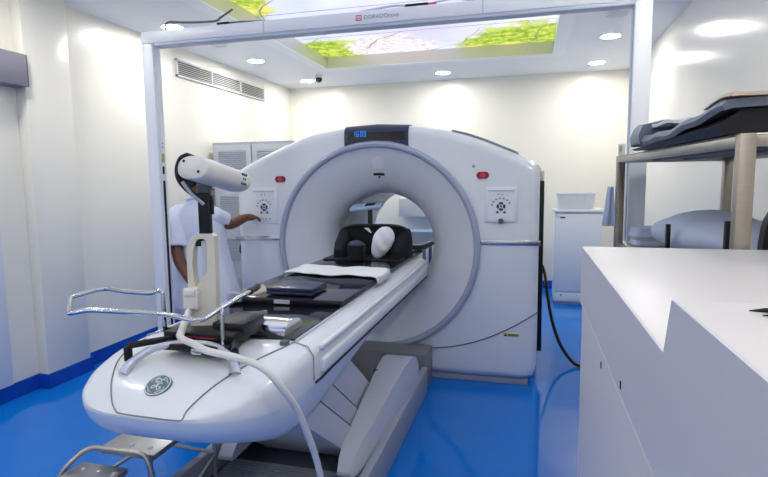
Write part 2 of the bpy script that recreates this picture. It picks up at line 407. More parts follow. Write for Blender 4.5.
# ------------------------------------------------------------------ the scanner gantry
GX, GY, BZ, BX = -1.12, 3.95, 1.012, -1.132
ga = thing('scanner_gantry', 'big white PET CT scanner gantry with a round tunnel, facing the room', 'scanner', (GX, 4.6, 0))
TOP = [(0, 1.930), (.25, 1.917), (.483, 1.885), (.63, 1.846), (.771, 1.795), (.981, 1.706), (1.12, 1.640)]
def outline(off=0., bottom=.045):
    pts = [(x, z) for x, z in TOP]
    pts += [(1.165, 1.612), (1.186, 1.575), (1.19, 1.52), (1.19, 1.2), (1.19, .6), (1.19, bottom + .12), (1.184, bottom + .075), (1.166, bottom + .034), (1.130, bottom + .009), (1.07, bottom)]
    poly = pts + [(0, bottom)] + [(-x, z) for x, z in pts[::-1][:-1]]
    return [Vector(p) for p in poly]
def ray_poly(poly, c, th):
    d = Vector((math.cos(th), math.sin(th))); best = None
    for a, b in zip(poly, poly[1:] + poly[:1]):
        e = b - a; den = d.x*e.y - d.y*e.x
        if abs(den) < 1e-9: continue
        q = a - c; t = (q.x*e.y - q.y*e.x)/den; s = (q.x*d.y - q.y*d.x)/den
        if t > 0 and -1e-6 <= s <= 1+1e-6: best = t if best is None else max(best, t)
    return c + d*best
def radial(th0, th1, n, rhole, off=0., yf=GY, bev=.06, ydeep=.42, bottom=.045, back=False):
    c = Vector((BX-GX, BZ)); poly = outline(bottom=bottom)
    if off: poly = [Vector((v.x*(1+off/1.19), c.y+(v.y-c.y)*(1+off/.92))) for v in poly]
    ths = [th0+(th1-th0)*k/n for k in range(n+1)]
    for v in poly:
        a = math.atan2(v.y-c.y, v.x-c.x)
        for s in (a, a+2*PI, a-2*PI):
            if th0+.002 < s < th1-.002: ths.append(s)
    ths = sorted(ths); rows = []
    P = [ray_poly(poly, c, t) for t in ths]
    full = th1-th0 > 6.2
    for i, t in enumerate(ths):
        a = ray_poly(poly, c, t-.012); b = ray_poly(poly, c, t+.012)
        tg = (b-a).normalized(); nin = Vector((-tg.y, tg.x))
        if nin.dot(c-P[i]) < 0: nin = -nin
        d = Vector((math.cos(t), math.sin(t)))
        row = [(c+d*rhole, yf)]
        inn = P[i]+nin*bev
        h_ = c+d*rhole; sp_ = inn+nin*.02
        for g in (.35, .70, 1.0): row.append((h_.lerp(sp_, g), yf))
        for k in range(6):
            f = k/5*PI/2; row.append((P[i]+nin*bev*(1-math.sin(f)), yf+bev*(1-math.cos(f))))
        row.append((P[i], yf+ydeep))
        if back: row.append((c+d*rhole, yf+ydeep))
        rows.append([Vector((GX+q.x, y, q.y)) for q, y in row])
    return rows
def radial_obj(name, rows, material, parent, close=False):
    bm = NB(); V = [[bm.verts.new(p) for p in r] for r in rows]
    for a, b in zip(V, V[1:] + ([V[0]] if close else [])):
        for i in range(len(a)-1): bm.faces.new((a[i], a[i+1], b[i+1], b[i]))
    if close: bmesh.ops.remove_doubles(bm, verts=bm.verts, dist=1e-5)
    return obj(name, bm, material, parent, 30)
SPL = math.radians(2.6)
RH = .772
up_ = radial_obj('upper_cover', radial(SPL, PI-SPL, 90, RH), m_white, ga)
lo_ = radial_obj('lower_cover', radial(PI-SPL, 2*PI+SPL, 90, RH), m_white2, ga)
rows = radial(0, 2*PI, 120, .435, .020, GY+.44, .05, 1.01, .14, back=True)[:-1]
rear = radial_obj('rear_cover', rows, m_white2, ga, True)
# chrome strips at the middle seam, left and right of the ring
for x0, x1 in ((GX-1.20, BX-.775), (BX+.778, GX+1.20)):
    obj('chrome_strip', box(NB(), (x0, GY-.008, 1.043), (x1, GY+.06, 1.079), .004), m_chrome, ga)
# rim ring and flared tunnel
obj('bore_ring', lathe(NB(), [(.770, .02), (.790, .005), (.796, -.018), (.788, -.036), (.772, -.042), (.757, -.036), (.748, -.018), (.748, .02)], (BX, GY, BZ), 'y', 120, True), m_ring, ga)
FUN = [(.752, -.01), (.725, .004), (.66, .030), (.58, .070), (.51, .115), (.455, .165), (.42, .22), (.403, .28), (.40, .33), (.40, .40)]
fun = obj('tunnel_funnel', lathe(NB(), FUN, (BX, GY, BZ), 'y', 120, True), m_bore, ga, 60)
bpy.data.objects[fun.name].data.update()
obj('tunnel_seam', lathe(NB(), [(.40, .40), (.43, .405), (.43, .42), (.405, .425)], (BX, GY, BZ), 'y', 96, True), m_dark, ga)
obj('rear_tunnel', lathe(NB(), [(.405, .42), (.405, 1.40), (.43, 1.46), (.47, 1.475)], (BX, GY, BZ), 'y', 96, True), m_rearbore, ga)
def fun_r(d):
    for (r0, y0), (r1, y1) in zip(FUN, FUN[1:]):
        if y0 <= d <= y1: return r0 + (r1-r0)*(d-y0)/(y1-y0)
    return .4
# window and slot on the flare, above the opening
def on_funnel(name, u, d0, d1, half, rad, material, lift=.004):
    bm = NB(); rings = []; n = 10
    for i in range(n+1):
        d = d0+(d1-d0)*i/n
        s = 1.0
        e = min(i, n-i)/n
        wd = half*math.sqrt(max(0, 1-max(0, 1-e/.25)**2)) if rad else half
        wd = max(wd, half*.55)
        r = fun_r(d)-lift
        rings.append([Vector((BX+r*math.sin((u+wd*k/4)/r), GY+d, BZ+r*math.cos((u+wd*k/4)/r))) for k in range(-4, 5)])
    loft(bm, rings, False, False, False); return obj(name, bm, material, fun)
on_funnel('laser_window', .015, .018, .062, .047, True, m_alu)
on_funnel('camera_slot', .01, .080, .092, .045, False, m_black)
on_funnel('sensor', .01, .095, .105, .008, False, m_dark)
# dark display at the top
bm = NB(); rings = []
c = Vector((0, 0))
def ztop(x):
    x = abs(x)
    for (x0, z0), (x1, z1) in zip(TOP, TOP[1:]):
        if x0 <= x <= x1: return z0+(z1-z0)*(x-x0)/(x1-x0)
    return 1.6
def display(x0, x1, lift, zlo=None, zhi=None, top=True):
    bm = NB(); rings = []
    for k in range(25):
        x = x0+(x1-x0)*k/24; zb = BZ+math.sqrt(.800**2-(x-BX)**2) if zlo is None else zlo
        zt = ztop(x-GX); b = .06; col = [(x, GY+.05, zb), (x, GY-lift, zb)]
        if top:
            for j in range(7):
                f = j/6*PI/2; col.append((x, GY-lift+(b+lift)*(1-math.cos(f)), zt-b+(b+lift)*math.sin(f)))
            col.append((x, GY+.30, zt+lift))
        else: col += [(x, GY-lift, zhi), (x, GY+.01, zhi)]
        rings.append(col)
    V = [[bm.verts.new(p) for p in r] for r in rings]
    for a, b in zip(V, V[1:]):
        for i in range(len(a)-1): bm.faces.new((a[i], a[i+1], b[i+1], b[i]))
    bm.faces.new(V[0]); bm.faces.new(V[-1]); return bm
dsp = obj('display', display(BX-.235, BX+.262, .010), m_navy, ga)
obj('screen', display(BX-.205, BX+.235, .0125, BZ+.803, ztop(0)-.055, False), m_blackg, dsp)
seg7 = {'1': 'bc', '6': 'afgedc', '0': 'abcdef'}
bm = NB(); hx, hz, tk = .0135, .040, .0024
for i, ch in enumerate('1600'):
    ox, oz = BX-.160+i*.028, BZ+.832
    for s in seg7[ch]:
        q = {'a': (0, hz, 1), 'g': (0, hz/2, 1), 'd': (0, 0, 1), 'f': (0, hz/2, 0), 'e': (0, 0, 0), 'b': (hx, hz/2, 0), 'c': (hx, 0, 0)}[s]
        if q[2]: box(bm, (ox+q[0], GY-.016, oz+q[1]-tk/2), (ox+q[0]+hx, GY-.0128, oz+q[1]+tk/2))
        else: box(bm, (ox+q[0]-tk/2, GY-.016, oz+q[1]), (ox+q[0]+tk/2, GY-.0128, oz+q[1]+hz/2))
bmesh.ops.transform(bm, matrix=Matrix.Shear('XZ', 4, (0, 0)), verts=bm.verts)
obj('digits', bm, m_blue7, dsp)
# control panels
def control_panel(x0, x1, z0, z1, knob):
    cx = (x0+x1)/2
    p = obj('control_panel', box(NB(), (x0, GY-.010, z0), (x1, GY+.01, z1), .006), m_white, up_)
    bm = NB(); b = .022
    box(bm, (x0+b, GY-.0125, z0+b), (x1-b, GY-.010, z1-b)); obj('keypad', bm, m_alu, p)
    obj('slot', box(NB(), (x0+b, GY-.016, z1-b-.010), (x1-b, GY-.010, z1-b)), m_alu2, p)
    zc = z0+(z1-z0)*.46
    bm = NB()
    for k in range(4):
        a = k*PI/2
        mtx = Matrix.Translation((cx, GY-.0125, zc)) @ Matrix.Rotation(-a, 4, 'Y')
        n0 = set(bm.verts); prism(bm, [(-.012, .014), (.012, .014), (.017, .022), (.010, .031), (-.010, .031), (-.017, .022)], 'y', -.003, 0)
        bmesh.ops.transform(bm, matrix=mtx, verts=[v for v in bm.verts if v not in n0])
    lathe(bm, [(.0001, -.004), (.008, -.004), (.008, 0), (.0001, 0)], (cx, GY-.0125, zc), 'y', 12)
    for s in (-1, 1): prism(bm, [(cx+s*.034, zc-.05), (cx+s*.010, zc-.05), (cx+s*.024, zc-.034), (cx+s*.034, zc-.034)], 'y', GY-.0155, GY-.0125)
    obj('arrow_keys', bm, m_keyd, p)
    for k in range(7):
        a = math.radians(25+k*24); kx, kz = cx+.060*math.cos(a)*1.05, zc+.058*math.sin(a)
        bm = NB(); box(bm, (kx-.0075, GY-.0155, kz-.0065), (kx+.0075, GY-.0125, kz+.0065), .002); obj('key', bm, m_key, p)
    for k in range(2):
        kx, kz = cx-.018+k*.026, z1-b-.030; bm = NB(); box(bm, (kx-.006, GY-.015, kz-.005), (kx+.006, GY-.0125, kz+.005), .0015); obj('key', bm, m_key, p)
    if knob:
        bm = NB(); lathe(bm, [(.0001, -.018), (.018, -.017), (.020, 0), (.0001, 0)], (cx, GY-.010, z0+.012), 'y', 18); obj('knob', bm, m_dgrey, p)
    else:
        bm = NB()
        for k in range(4): box(bm, (cx-.05+k*.03, GY-.0155, z0+b+.012), (cx-.035+k*.03, GY-.0125, z0+b+.020))
        obj('key', bm, m_key, p)
control_panel(-.310, -.080, 1.205, 1.460, True)
control_panel(-2.170, -1.940, 1.180, 1.465, False)
for x, z in ((-.326, 1.545), (-1.910, 1.533)):
    bm = NB(); prism(bm, [(x+math.copysign(.020, math.cos(2*PI*(k+.5)/20))+.025*math.cos(2*PI*(k+.5)/20), z+.025*math.sin(2*PI*(k+.5)/20)) for k in range(20)], 'y', GY-.006, GY+.005)
    st = obj('stop_button', bm, m_red, up_)
    bm = NB(); prism(bm, [(x+.020*math.cos(2*PI*k/16), z+.016*math.sin(2*PI*k/16)) for k in range(16)], 'y', GY-.016, GY-.006); obj('button_cap', bm, m_redlamp, st)
bm = NB(); lathe(bm, [(.0001, -.006), (.011, -.005), (.012, 0), (.0001, 0)], (-.392, GY, 1.61), 'y', 14); obj('indicator', bm, m_key, up_)
# curved seams of the lower cover, yellow sticker
for s in (1, -1):
    pts = []
    for k in range(15):
        t = k/14; x = GX+s*(.42+.775*t); z = .245+.05*t+.27*t*t
        pts.append((x, GY-.001, z))
    obj('cover_seam', tube(NB(), pts, .0045, 6), m_dgrey, lo_)
st = obj('warning_sticker', box(NB(), (-.165, GY-.0025, .372), (-.055, GY, .394)), m_yellow, lo_)
bm = NB(); prism(bm, [(-.163, .374), (-.143, .374), (-.153, .392)], 'y', GY-.004, GY-.002); box(bm, (-.135, GY-.004, .379), (-.062, GY-.002, .382)); box(bm, (-.135, GY-.004, .385), (-.075, GY-.002, .388)); obj('print', bm, m_dark, st)
# base
obj('plinth', box(NB(), (GX-1.12, GY+.03, 0), (GX+1.13, GY+1.35, .046), .006), m_grey, ga)
# side grip strip, rear right edge and ventilation grille on the right shoulder
obj('edge_strip', box(NB(), (GX+1.185, GY+.30, .18), (GX+1.228, GY+.42, 1.50), .008), m_black, ga)
obj('corner_pad', box(NB(), (GX+1.18, GY+.30, 1.50), (GX+1.226, GY+.42, 1.58), .015), m_beige, ga)
bm = NB()
for k in range(46):
    x = .50+k*.0115; z = ztop(x)+.008
    sl = (ztop(x+.01)-ztop(x-.01))/.02
    box(bm, (GX+x, GY+.50, z-.02), (GX+x+.006, GY+.95, z+.034))
obj('shoulder_grille', bm, m_grey, rear)
bm = NB(); tube(bm, [(GX-1.195, GY+.10, 1.0), (GX-1.222, GY+.10, .98), (GX-1.225, GY+.10, .93), (GX-1.195, GY+.10, .90)], .010, 8, 5); obj('pull_loop', bm, m_dark, lo_)

# ------------------------------------------------------------------ the patient table
TX = -1.12
tb = thing('patient_table', 'long white scanner table with a rounded nose, running into the tunnel', 'table', (TX, 2.6, 0))
def plan(inset, yend, a=.365, tip=1.295, b=.50, n=48):
    a -= inset; tip += inset; out = [(a, yend)]
    for k in range(1, 13): out.append((a, yend+(tip+b-yend)*k/12))
    for k in range(1, n):
        t = PI*k/n; c, s = math.cos(t), math.sin(t)
        e = .66
        out.append((a*math.copysign(abs(c)**e, c), tip+b-(b-inset*.0)*abs(s)**e))
    for k in range(12, 0, -1): out.append((-a, yend+(tip+b-yend)*k/12))
    out.append((-a, yend)); return out
def drop(y):      # the nose dips towards its tip
    t = max(0., min(1., (1.74-y)/.445)); return .092*t*t
YE = 4.06
def zr(z, y):
    t = max(0., min(1., (1.74-y)/.445)); w = max(0., min(1., (z-.772)/.15))
    return z - .092*t*t*w + .045*t*t*(1-w)
bm = NB(); rings = []
for z, ins in ((.772, .001), (.785, 0), (.80, 0), (.865, 0), (.893, .008), (.910, .024), (.920, .045), (.926, .075), (.930, .12)):
    rings.append([Vector((TX+x, y, zr(z, y))) for x, y in plan(ins, YE)])
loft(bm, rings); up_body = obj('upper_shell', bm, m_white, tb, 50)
# underside: deepest below the nose, tapering towards the scanner
bm = NB(); rings = []
DEP = [(1.2, .045), (1.45, .10), (1.66, .160), (1.90, .165), (2.2, .125), (2.6, .06), (3.7, .02)]
def depth(y):
    for (y0, d0), (y1, d1) in zip(DEP, DEP[1:]):
        if y <= y1: return d0+(d1-d0)*(max(y, y0)-y0)/(y1-y0)
    return .02
for f, ins in ((0, .0015), (.12, .003), (.45, .012), (.75, .030), (.92, .052), (1.0, .08)):
    rings.append([Vector((TX+x, y, zr(.776, y)-depth(y)*f)) for x, y in plan(ins, 3.6)])
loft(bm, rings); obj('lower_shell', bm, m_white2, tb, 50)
# side mouldings leave a groove between them
for s in (-1, 1):
    for z0, z1, y0 in ((.882, .905, 1.86), (.790, .846, 1.86)):
        bm = NB(); x = TX+s*.365; box(bm, (x-.012, y0, z0), (x+.013, 4.04, z1), .009, 3); obj('side_moulding', bm, m_white, up_body)
    obj('side_seam', tube(NB(), [(TX+s*.366, 1.80, .775), (TX+s*.372, 1.86, .777), (TX+s*.374, 1.95, .783), (TX+s*.374, 4.03, .783)], .005, 6), m_dark, up_body)
    bm = NB(); tube(bm, [Vector((TX+s*(.3665), 1.785, z)) for z in (.79, .84, .88)] + [Vector((TX+s*.345, 1.785, .915)), Vector((TX+s*.29, 1.785, .930))], .0028, 6); obj('shell_seam', bm, m_grey, up_body)
def ztab(x, y):   # height of the shell's top at a point
    return zr(.930, y)
# seam of the nose lid
lid = [(-.285, 1.70), (-.265, 1.55), (-.20, 1.43), (-.13, 1.345), (-.085, 1.308), (-.055, 1.299), (.05, 1.297), (.135, 1.299), (.150, 1.308), (.150, 1.345), (.185, 1.45), (.235, 1.58), (.275, 1.70), (.290, 1.785)]
def nosez(x, y):
    def inside(ins):
        a, tip, b_ = .365-ins, 1.295+ins, .50
        if y >= tip+b_: return abs(x) <= a
        if y < tip: return False
        sn = ((tip+b_-y)/b_)**(1/.66); return abs(x) <= a*math.sqrt(max(0, 1-sn*sn))**.66
    tab = [(0, .865), (.008, .893), (.024, .910), (.045, .920), (.075, .926), (.12, .930)]
    lo, hi = 0., .12
    if not inside(0): return zr(.865, y)
    if inside(.12): return zr(.930, y)
    for _ in range(24):
        md = (lo+hi)/2
        if inside(md): lo = md
        else: hi = md
    for (i0, z0), (i1, z1) in zip(tab, tab[1:]):
        if lo <= i1: return zr(z0+(z1-z0)*(lo-i0)/(i1-i0), y)
    return zr(.930, y)
bm = NB(); tube(bm, [(TX+x, y, nosez(x, y)+.002) for x, y in [tuple(v)[:2] for v in smooth_path([(*p, 0) for p in lid], 12)]], .0024, 6); obj('lid_seam', bm, m_taupe, up_body)
# silver grab handle
bm = NB(); hp = [(-.170, 1.448, .0), (-.162, 1.475, .020), (-.130, 1.540, .036), (-.06, 1.578, .042), (.03, 1.590, .044), (.10, 1.578, .042), (.17, 1.545, .030), (.205, 1.515, .012), (.213, 1.500, .0)]
hpts = smooth_path([(TX+p[0], p[1], nosez(p[0], p[1])+p[2]) for p in hp], 5)
tube(bm, hpts, [.012+.010*(abs(i/(len(hpts)-1)-.5)*2)**4 for i in range(len(hpts))], 12)
obj('grab_handle', bm, m_silver, tb)
# round emblem with its script monogram
ex, ey = -.004, 1.405
nrm = Vector((0, -(nosez(ex, ey+.02)-nosez(ex, ey-.02))/.04-.14, 1)).normalized()
ez = nosez(ex, ey)
Mx = Matrix.Translation((TX+ex, ey, ez+.003)) @ Vector((0, 0, 1)).rotation_difference(nrm).to_matrix().to_4x4()
Mx = Mx @ Matrix.Scale(.80, 4)
bm = NB(); lathe(bm, [(.0001, .006), (.048, .006), (.0535, .002), (.0535, -.02), (.0001, -.02)], (0, 0, 0), seg=40); bm.transform(Mx); em = obj('emblem', bm, m_emblem, tb)
bm = NB(); lathe(bm, [(.0475, .0055), (.0475, .0075), (.0515, .0075), (.0515, .0055)], (0, 0, 0), seg=40, close=True)
def stroke(pts, r=.0022): tube(bm, [(x*.001, y*.001, .0068) for x, y in [tuple(v)[:2] for v in smooth_path([(*p, 0) for p in pts], 5)]], r, 6)
stroke([(3, 22), (-4, 30), (-14, 28), (-18, 18), (-12, 11), (-4, 16), (-2, 4), (-6, -12), (-14, -20), (-20, -14), (-14, -6), (-4, -6), (4, -2)])
stroke([(20, 22), (13, 29), (5, 23), (8, 13), (15, 10), (8, 8), (2, -2), (4, -16), (12, -24), (20, -18), (17, -9), (10, -12)])
for a in range(4):
    th = a*PI/2+PI/4; stroke([(42*math.cos(th-.5), 42*math.sin(th-.5)), (37*math.cos(th-.15), 37*math.sin(th-.15)), (41*math.cos(th+.25), 41*math.sin(th+.25)), (36*math.cos(th+.5), 36*math.sin(th+.5))], .0018)
bm.transform(Mx); obj('monogram', bm, m_script, em)
# tray and flat black table top
obj('tray', box(NB(), (TX-.285, 1.80, .926), (TX+.285, 2.5, .936), .004), m_blackg, tb)
tt = obj('tabletop', box(NB(), (TX-.300, 2.30, .934), (TX+.300, 5.6, .968), .010), m_blackg, tb)
obj('front_label', box(NB(), (TX-.045, 2.296, .942), (TX+.035, 2.301, .960)), m_lgrey, tt)
obj('end_clip', box(NB(), (TX-.290, 2.285, .940), (TX-.215, 2.31, .985), .006), m_grey, tt)
# curved metal end of the cradle, at the head of the tray
bm = NB(); prism(bm, [(1.81+.085*(1-math.cos(PI*k/14)), .937+.050*math.sin(PI*k/14)) for k in range(15)], 'x', TX+.02, TX+.24); obj('cradle_end', bm, m_chrome, tb)
for s in (-1, 1):
    obj('side_bead', tube(NB(), [(TX+s*.292, 1.80, .930), (TX+s*.292, 4.05, .930)], .005, 6), m_lgrey, up_body)
bm = NB(); box(bm, (TX+.255, 1.735, .926), (TX+.285, 1.765, .945), .005); obj('latch', bm, m_dgrey, up_body)
# lifting column: base, arm covers, leaning cover sections
obj('base_slab', box(NB(), (TX-.42, 1.75, 0), (TX+.40, 3.69, .055), .006), m_dgrey, tb)
bm = NB()
for k in range(28): box(bm, (TX-.37, 1.76+k*.024, .054), (TX+.33, 1.772+k*.024, .062))
obj('ribbed_mat', bm, m_grey, tb)
for s, x0, x1 in ((1, TX+.395, TX+.437), (-1, TX-.437, TX-.395)):
    obj('base_rail', box(NB(), (x0, 1.75, 0), (x1, 3.69, .185), .006), m_grey, tb)
armr = [(2.245, -.845, -.79, -.765, .15, .168), (2.285, -.85, -.775, -.75, .15, .215), (2.38, -.86, -.77, -.735, .16, .248), (3.1, -.885, -.715, -.70, .19, .385), (3.24, -.89, -.705, -.695, .19, .395), (3.36, -.89, -.70, -.69, .19, .37), (3.44, -.885, -.70, -.69, .19, .30)]
for s in (1, -1):
    bm = NB(); X_ = lambda v: v if s == 1 else 2*TX-v
    loft(bm, [[Vector((X_(x), y, z)) for x, z in ((xl, zb), (xb, zb), (xb-.002, zb+(zt-zb)*.3), (xt, zt), (xl, zt))] for y, xl, xt, xb, zb, zt in armr])
    bmesh.ops.bevel(bm, geom=[e for e in bm.edges if e.is_manifold and e.calc_face_angle(0) > .6], offset=.006, segments=2, affect='EDGES')
    a_ = obj('arm_cover', bm, m_lgrey, tb)
    obj('arm_notch', box(NB(), (X_(-.893), 3.04, .345), (X_(-.868), 3.13, .376)), m_dark, a_)
def slant(y0, y1, hw):
    q = []
    for yy, zz in ((y0, .06), (y0, .72), (y1, .72), (y1, .06)): q.append((yy+(.365-zz)/.74, zz))
    return prism(NB(), q, 'x', TX-hw, TX+hw, .005)
for y0, y1, hw in ((2.16, 2.372, .262), (2.380, 2.566, .246), (2.574, 2.90, .230)): obj('column_cover', slant(y0, y1, hw), m_lgrey, tb)
for y0, hw in ((2.372, .2625), (2.566, .2465)): obj('cover_seam', slant(y0-.002, y0+.010, hw), m_dgrey, tb)
obj('foot_skirt', box(NB(), (TX-.44, 3.70, 0), (TX+.43, 3.94, .275), .015), m_taupe, tb)

# ------------------------------------------------------------------ things on the table
bs = thing('black_case', 'flat closed black case lying on the table top near its front edge', 'case', (-1.12, 2.36, .968))
obj('lower_half', box(NB(), (-1.225, 2.335, .9745), (-.985, 2.53, .990), .005), m_navy, bs)
obj('lid', box(NB(), (-1.225, 2.335, .9905), (-.985, 2.53, 1.010), .006), m_navy, bs)
# sheet draped across the table top
bm = NB(); rows = []
for i in range(15):
    y = 2.845+.29*i/14; row = []
    for j in range(25):
        x = -.27+.605*j/24; ax = abs(x)
        z = .981+.0025*math.sin(j*.9+i*.5)+.002*math.sin(i*1.1)
        xx = x
        if ax > .306: z -= (ax-.306)*1.3; xx = math.copysign(.306+(ax-.306)*.5, x)
        yy = y+.02*math.sin(j*.45)+(.04*(1-j/24))
        row.append(Vector((TX+xx, yy, z)))
    rows.append(row)
loft(bm, rows, False, False, False)
sh = obj('white_sheet', bm, m_cloth); sm = sh.modifiers.new('thick', 'SOLIDIFY'); sm.thickness = .005; sm.offset = 1
tag(sh, 'thin white sheet laid across the black table top', 'sheet')

# black padded head holder: arched back, two side wings, base
hh = thing('head_holder', 'black padded arch shaped holder standing on the table in the tunnel mouth', 'positioning aid', (-1.09, 3.72, .97))
def arch(x0, x1, z0, z1, n=22, p=.42):
    cx, rx = (x0+x1)/2, (x1-x0)/2; out = []
    for k in range(n+1):
        t = PI*k/n; c, s = math.cos(t), math.sin(t)
        out.append((cx+rx*math.copysign(abs(c)**p, c), z0+(z1-z0)*abs(s)**p))
    return out
bm = NB(); prism(bm, arch(-1.365, -.818, .970, 1.188), 'y', 3.78, 3.81, .008); obj('back_panel', bm, m_fabric, hh)
for s in (-1, 1):
    cx = -1.092+s*.205; bm = NB(); rings = []
    for k in range(9):
        t = k/8; y = 3.56+.24*t; hw = .030+.030*math.sin(PI*t*.8); zt = 1.03+.14*t
        off = s*.03*t
        rings.append([Vector((cx+off+(q[0]), y, q[1])) for q in arch(-hw, hw, .970, zt, 14, .6)])
    loft(bm, rings); obj('side_wing', bm, m_fabric, hh)
obj('rim_band', tube(NB(), [(q[0], 3.775, q[1]) for q in arch(-1.367, -.816, .972, 1.190)], .012, 8), m_black, hh)
obj('base_plate', box(NB(), (-1.39, 3.50, .9685), (-.83, 3.82, .978), .004), m_black, hh)
for s in (-1, 1):
    bm = NB(); prism(bm, [(-1.09+s*.03, 1.135), (-1.09+s*.080, 1.172), (-1.09+s*.045, 1.172), (-1.09+s*.020, 1.135)], 'y', 3.77, 3.779); obj('white_strap', bm, m_wpillow, hh)
bm = NB(); tube(bm, [(-.83, 3.80, 1.03), (-.76, 3.90, 1.02), (-.72, 4.1, 1.03)], .018, 8, 4); tube(bm, [(-.83, 3.80, .99), (-.77, 3.92, .99)], .012, 8); obj('clamp_arm', bm, m_black, hh)
# white pillow leaning in it
bm = NB(); ellipsoid(bm, (0, 0, 0), (.072, .050, .118), 24, 16)
for v in bm.verts:
    v.co.x *= 1+.15*math.sin(v.co.z*14); v.co.y += .006*math.sin(v.co.z*70+v.co.x*40)
bm.transform(Matrix.Translation((-.985, 3.60, 1.085)) @ Matrix.Rotation(.42, 4, 'Y') @ Matrix.Rotation(-.12, 4, 'X'))
tag(obj('small_pillow', bm, m_wpillow), 'small white pillow leaning upright inside the black head holder', 'pillow')
# dark tub in front
tu = thing('dark_tub', 'small dark round topped tub standing in front of the white pillow', 'tub', (-1.13, 3.47, .979))
bm = NB(); loft(bm, [[Vector((-1.130+math.copysign(abs(math.cos(a))**.55, math.cos(a))*(.052+k*.004), 3.47+math.copysign(abs(math.sin(a))**.55, math.sin(a))*(.036+k*.003), .979+.05*k)) for a in [2*PI*j/24 for j in range(24)]] for k in range(3)]); obj('body', bm, m_black, tu)
bm = NB(); ellipsoid(bm, (-1.130, 3.47, 1.080), (.059, .042, .034), 20, 10); obj('lid', bm, m_navy, tu)
# touch pad on its black post
tp = thing('control_pad', 'pale blue control pad with a dark screen on a black post behind the head holder', 'control pad', (-1.20, 4.02, .968))
bm = NB(); box(bm, (-.14, -.055, -.018), (.125, .055, .012), .012, 3); bm.transform(Matrix.Translation((-1.225, 4.06, 1.315)) @ Matrix.Rotation(.30, 4, 'X') @ Matrix.Rotation(-.10, 4, 'Y')); obj('housing', bm, m_padblue, tp)
bm = NB(); box(bm, (-.015, -.030, .011), (.065, .032, .0145)); bm.transform(Matrix.Translation((-1.225, 4.06, 1.315)) @ Matrix.Rotation(.30, 4, 'X') @ Matrix.Rotation(-.10, 4, 'Y')); obj('screen', bm, m_blackg, tp)
bm = NB(); box(bm, (-1.222, 4.045, .980), (-1.188, 4.07, 1.295), .004); obj('post', bm, m_black, tp)
obj('foot', box(NB(), (-1.26, 4.0, .9685), (-1.15, 4.12, .982), .004), m_black, tp)

# ------------------------------------------------------------------ respiratory camera on its black bracket
U = Vector((.945, .326, 0)); V_ = Vector((-.326, .945, 0))
SX, SY = -1.168, 1.735
ms = thing('motion_camera_stand', 'beige camera stand with a fat white camera head, clamped on the table nose', 'camera stand', (SX, SY, .945))
Mst = Matrix((U.to_4d(), V_.to_4d(), Vector((0, 0, 1, 0)), Vector((0, 0, 0, 1)))).transposed(); Mst.translation = (SX, SY, 0)
bm = NB()      # body with a hand slot: outer outline and slot outline bridged
outer = [(-.047, 1.005), (.060, 1.005), (.062, 1.10), (.064, 1.20), (.064, 1.335), (.045, 1.345), (-.010, 1.345), (-.036, 1.330), (-.050, 1.295), (-.053, 1.24), (-.053, 1.17), (-.056, 1.13), (-.056, 1.08)]
inner = [(-.020, 1.150), (.000, 1.175), (.018, 1.192), (.030, 1.205), (.031, 1.25), (.031, 1.316), (.022, 1.327), (.000, 1.327), (-.012, 1.318), (-.025, 1.285), (-.030, 1.24), (-.029, 1.20), (-.026, 1.165)]
V = []
for dy in (-.032, .032):
    V.append(([bm.verts.new((x*.86+.001, dy, z-.013)) for x, z in outer], [bm.verts.new((x*.86+.001, dy, z-.013)) for x, z in inner]))
n = len(outer)
for i in range(n):
    j = (i+1) % n
    bm.faces.new((V[0][0][i], V[0][0][j], V[0][1][j], V[0][1][i])); bm.faces.new((V[1][0][j], V[1][0][i], V[1][1][i], V[1][1][j]))
    bm.faces.new((V[0][0][i], V[1][0][i], V[1][0][j], V[0][0][j])); bm.faces.new((V[0][1][j], V[1][1][j], V[1][1][i], V[0][1][i]))
bmesh.ops.bevel(bm, geom=[e for e in bm.edges if e.calc_face_angle(0) > .9], offset=.006, segments=2, affect='EDGES')
bm.transform(Mst); body = obj('housing', bm, m_beige, ms)
bm = NB(); box(bm, (.004, -.020, 1.175), (.025, .020, 1.305), .004); bm.transform(Mst); obj('slot_liner', bm, m_lgrey, body)
bm = NB(); box(bm, (-.016, -.022, 1.285), (.008, .018, 1.310), .004); bm.transform(Mst); obj('slot_catch', bm, m_dark, body)
bm = NB(); box(bm, (.000, -.020, 1.32), (.042, .020, 1.50), .005); bm.transform(Mst); obj('column', bm, m_black, ms)
bm = NB(); box(bm, (.042, -.006, 1.40), (.052, .012, 1.47), .003); bm.transform(Mst); obj('clip', bm, m_dark, ms)
# head: wide oval housing on a sloping axis
A = Vector((-1.108, 1.615, 1.570)); B = Vector((-1.080, 1.872, 1.515)); ax = (B-A).normalized(); sd = ax.cross(Vector((0, 0, 1))).normalized(); uu = sd.cross(ax)
bm = NB(); rings = []
def oval(cn, f): return [cn + sd*(.064*f*math.copysign(abs(math.cos(a))**.8, math.cos(a))) + uu*(.041*f*math.copysign(abs(math.sin(a))**.8, math.sin(a))) for a in [2*PI*k/32 for k in range(32)]]
for t, f in ((0, .90), (.01, .965), (.03, 1.0), (.5, 1.0), (.93, .97), (.97, .92), (1.0, .80)): rings.append(oval(A+(B-A)*t, f))
loft(bm, rings); hd_ = obj('camera_head', bm, m_head, ms, 50)
bm = NB()
for p, r in (((-.036, .022), .005), ((.030, -.016), .005)): ellipsoid(bm, A-ax*.0005+sd*p[0]+uu*p[1], (r, r, r), 10, 6)
obj('screw', bm, m_dark, hd_)
bm = NB()
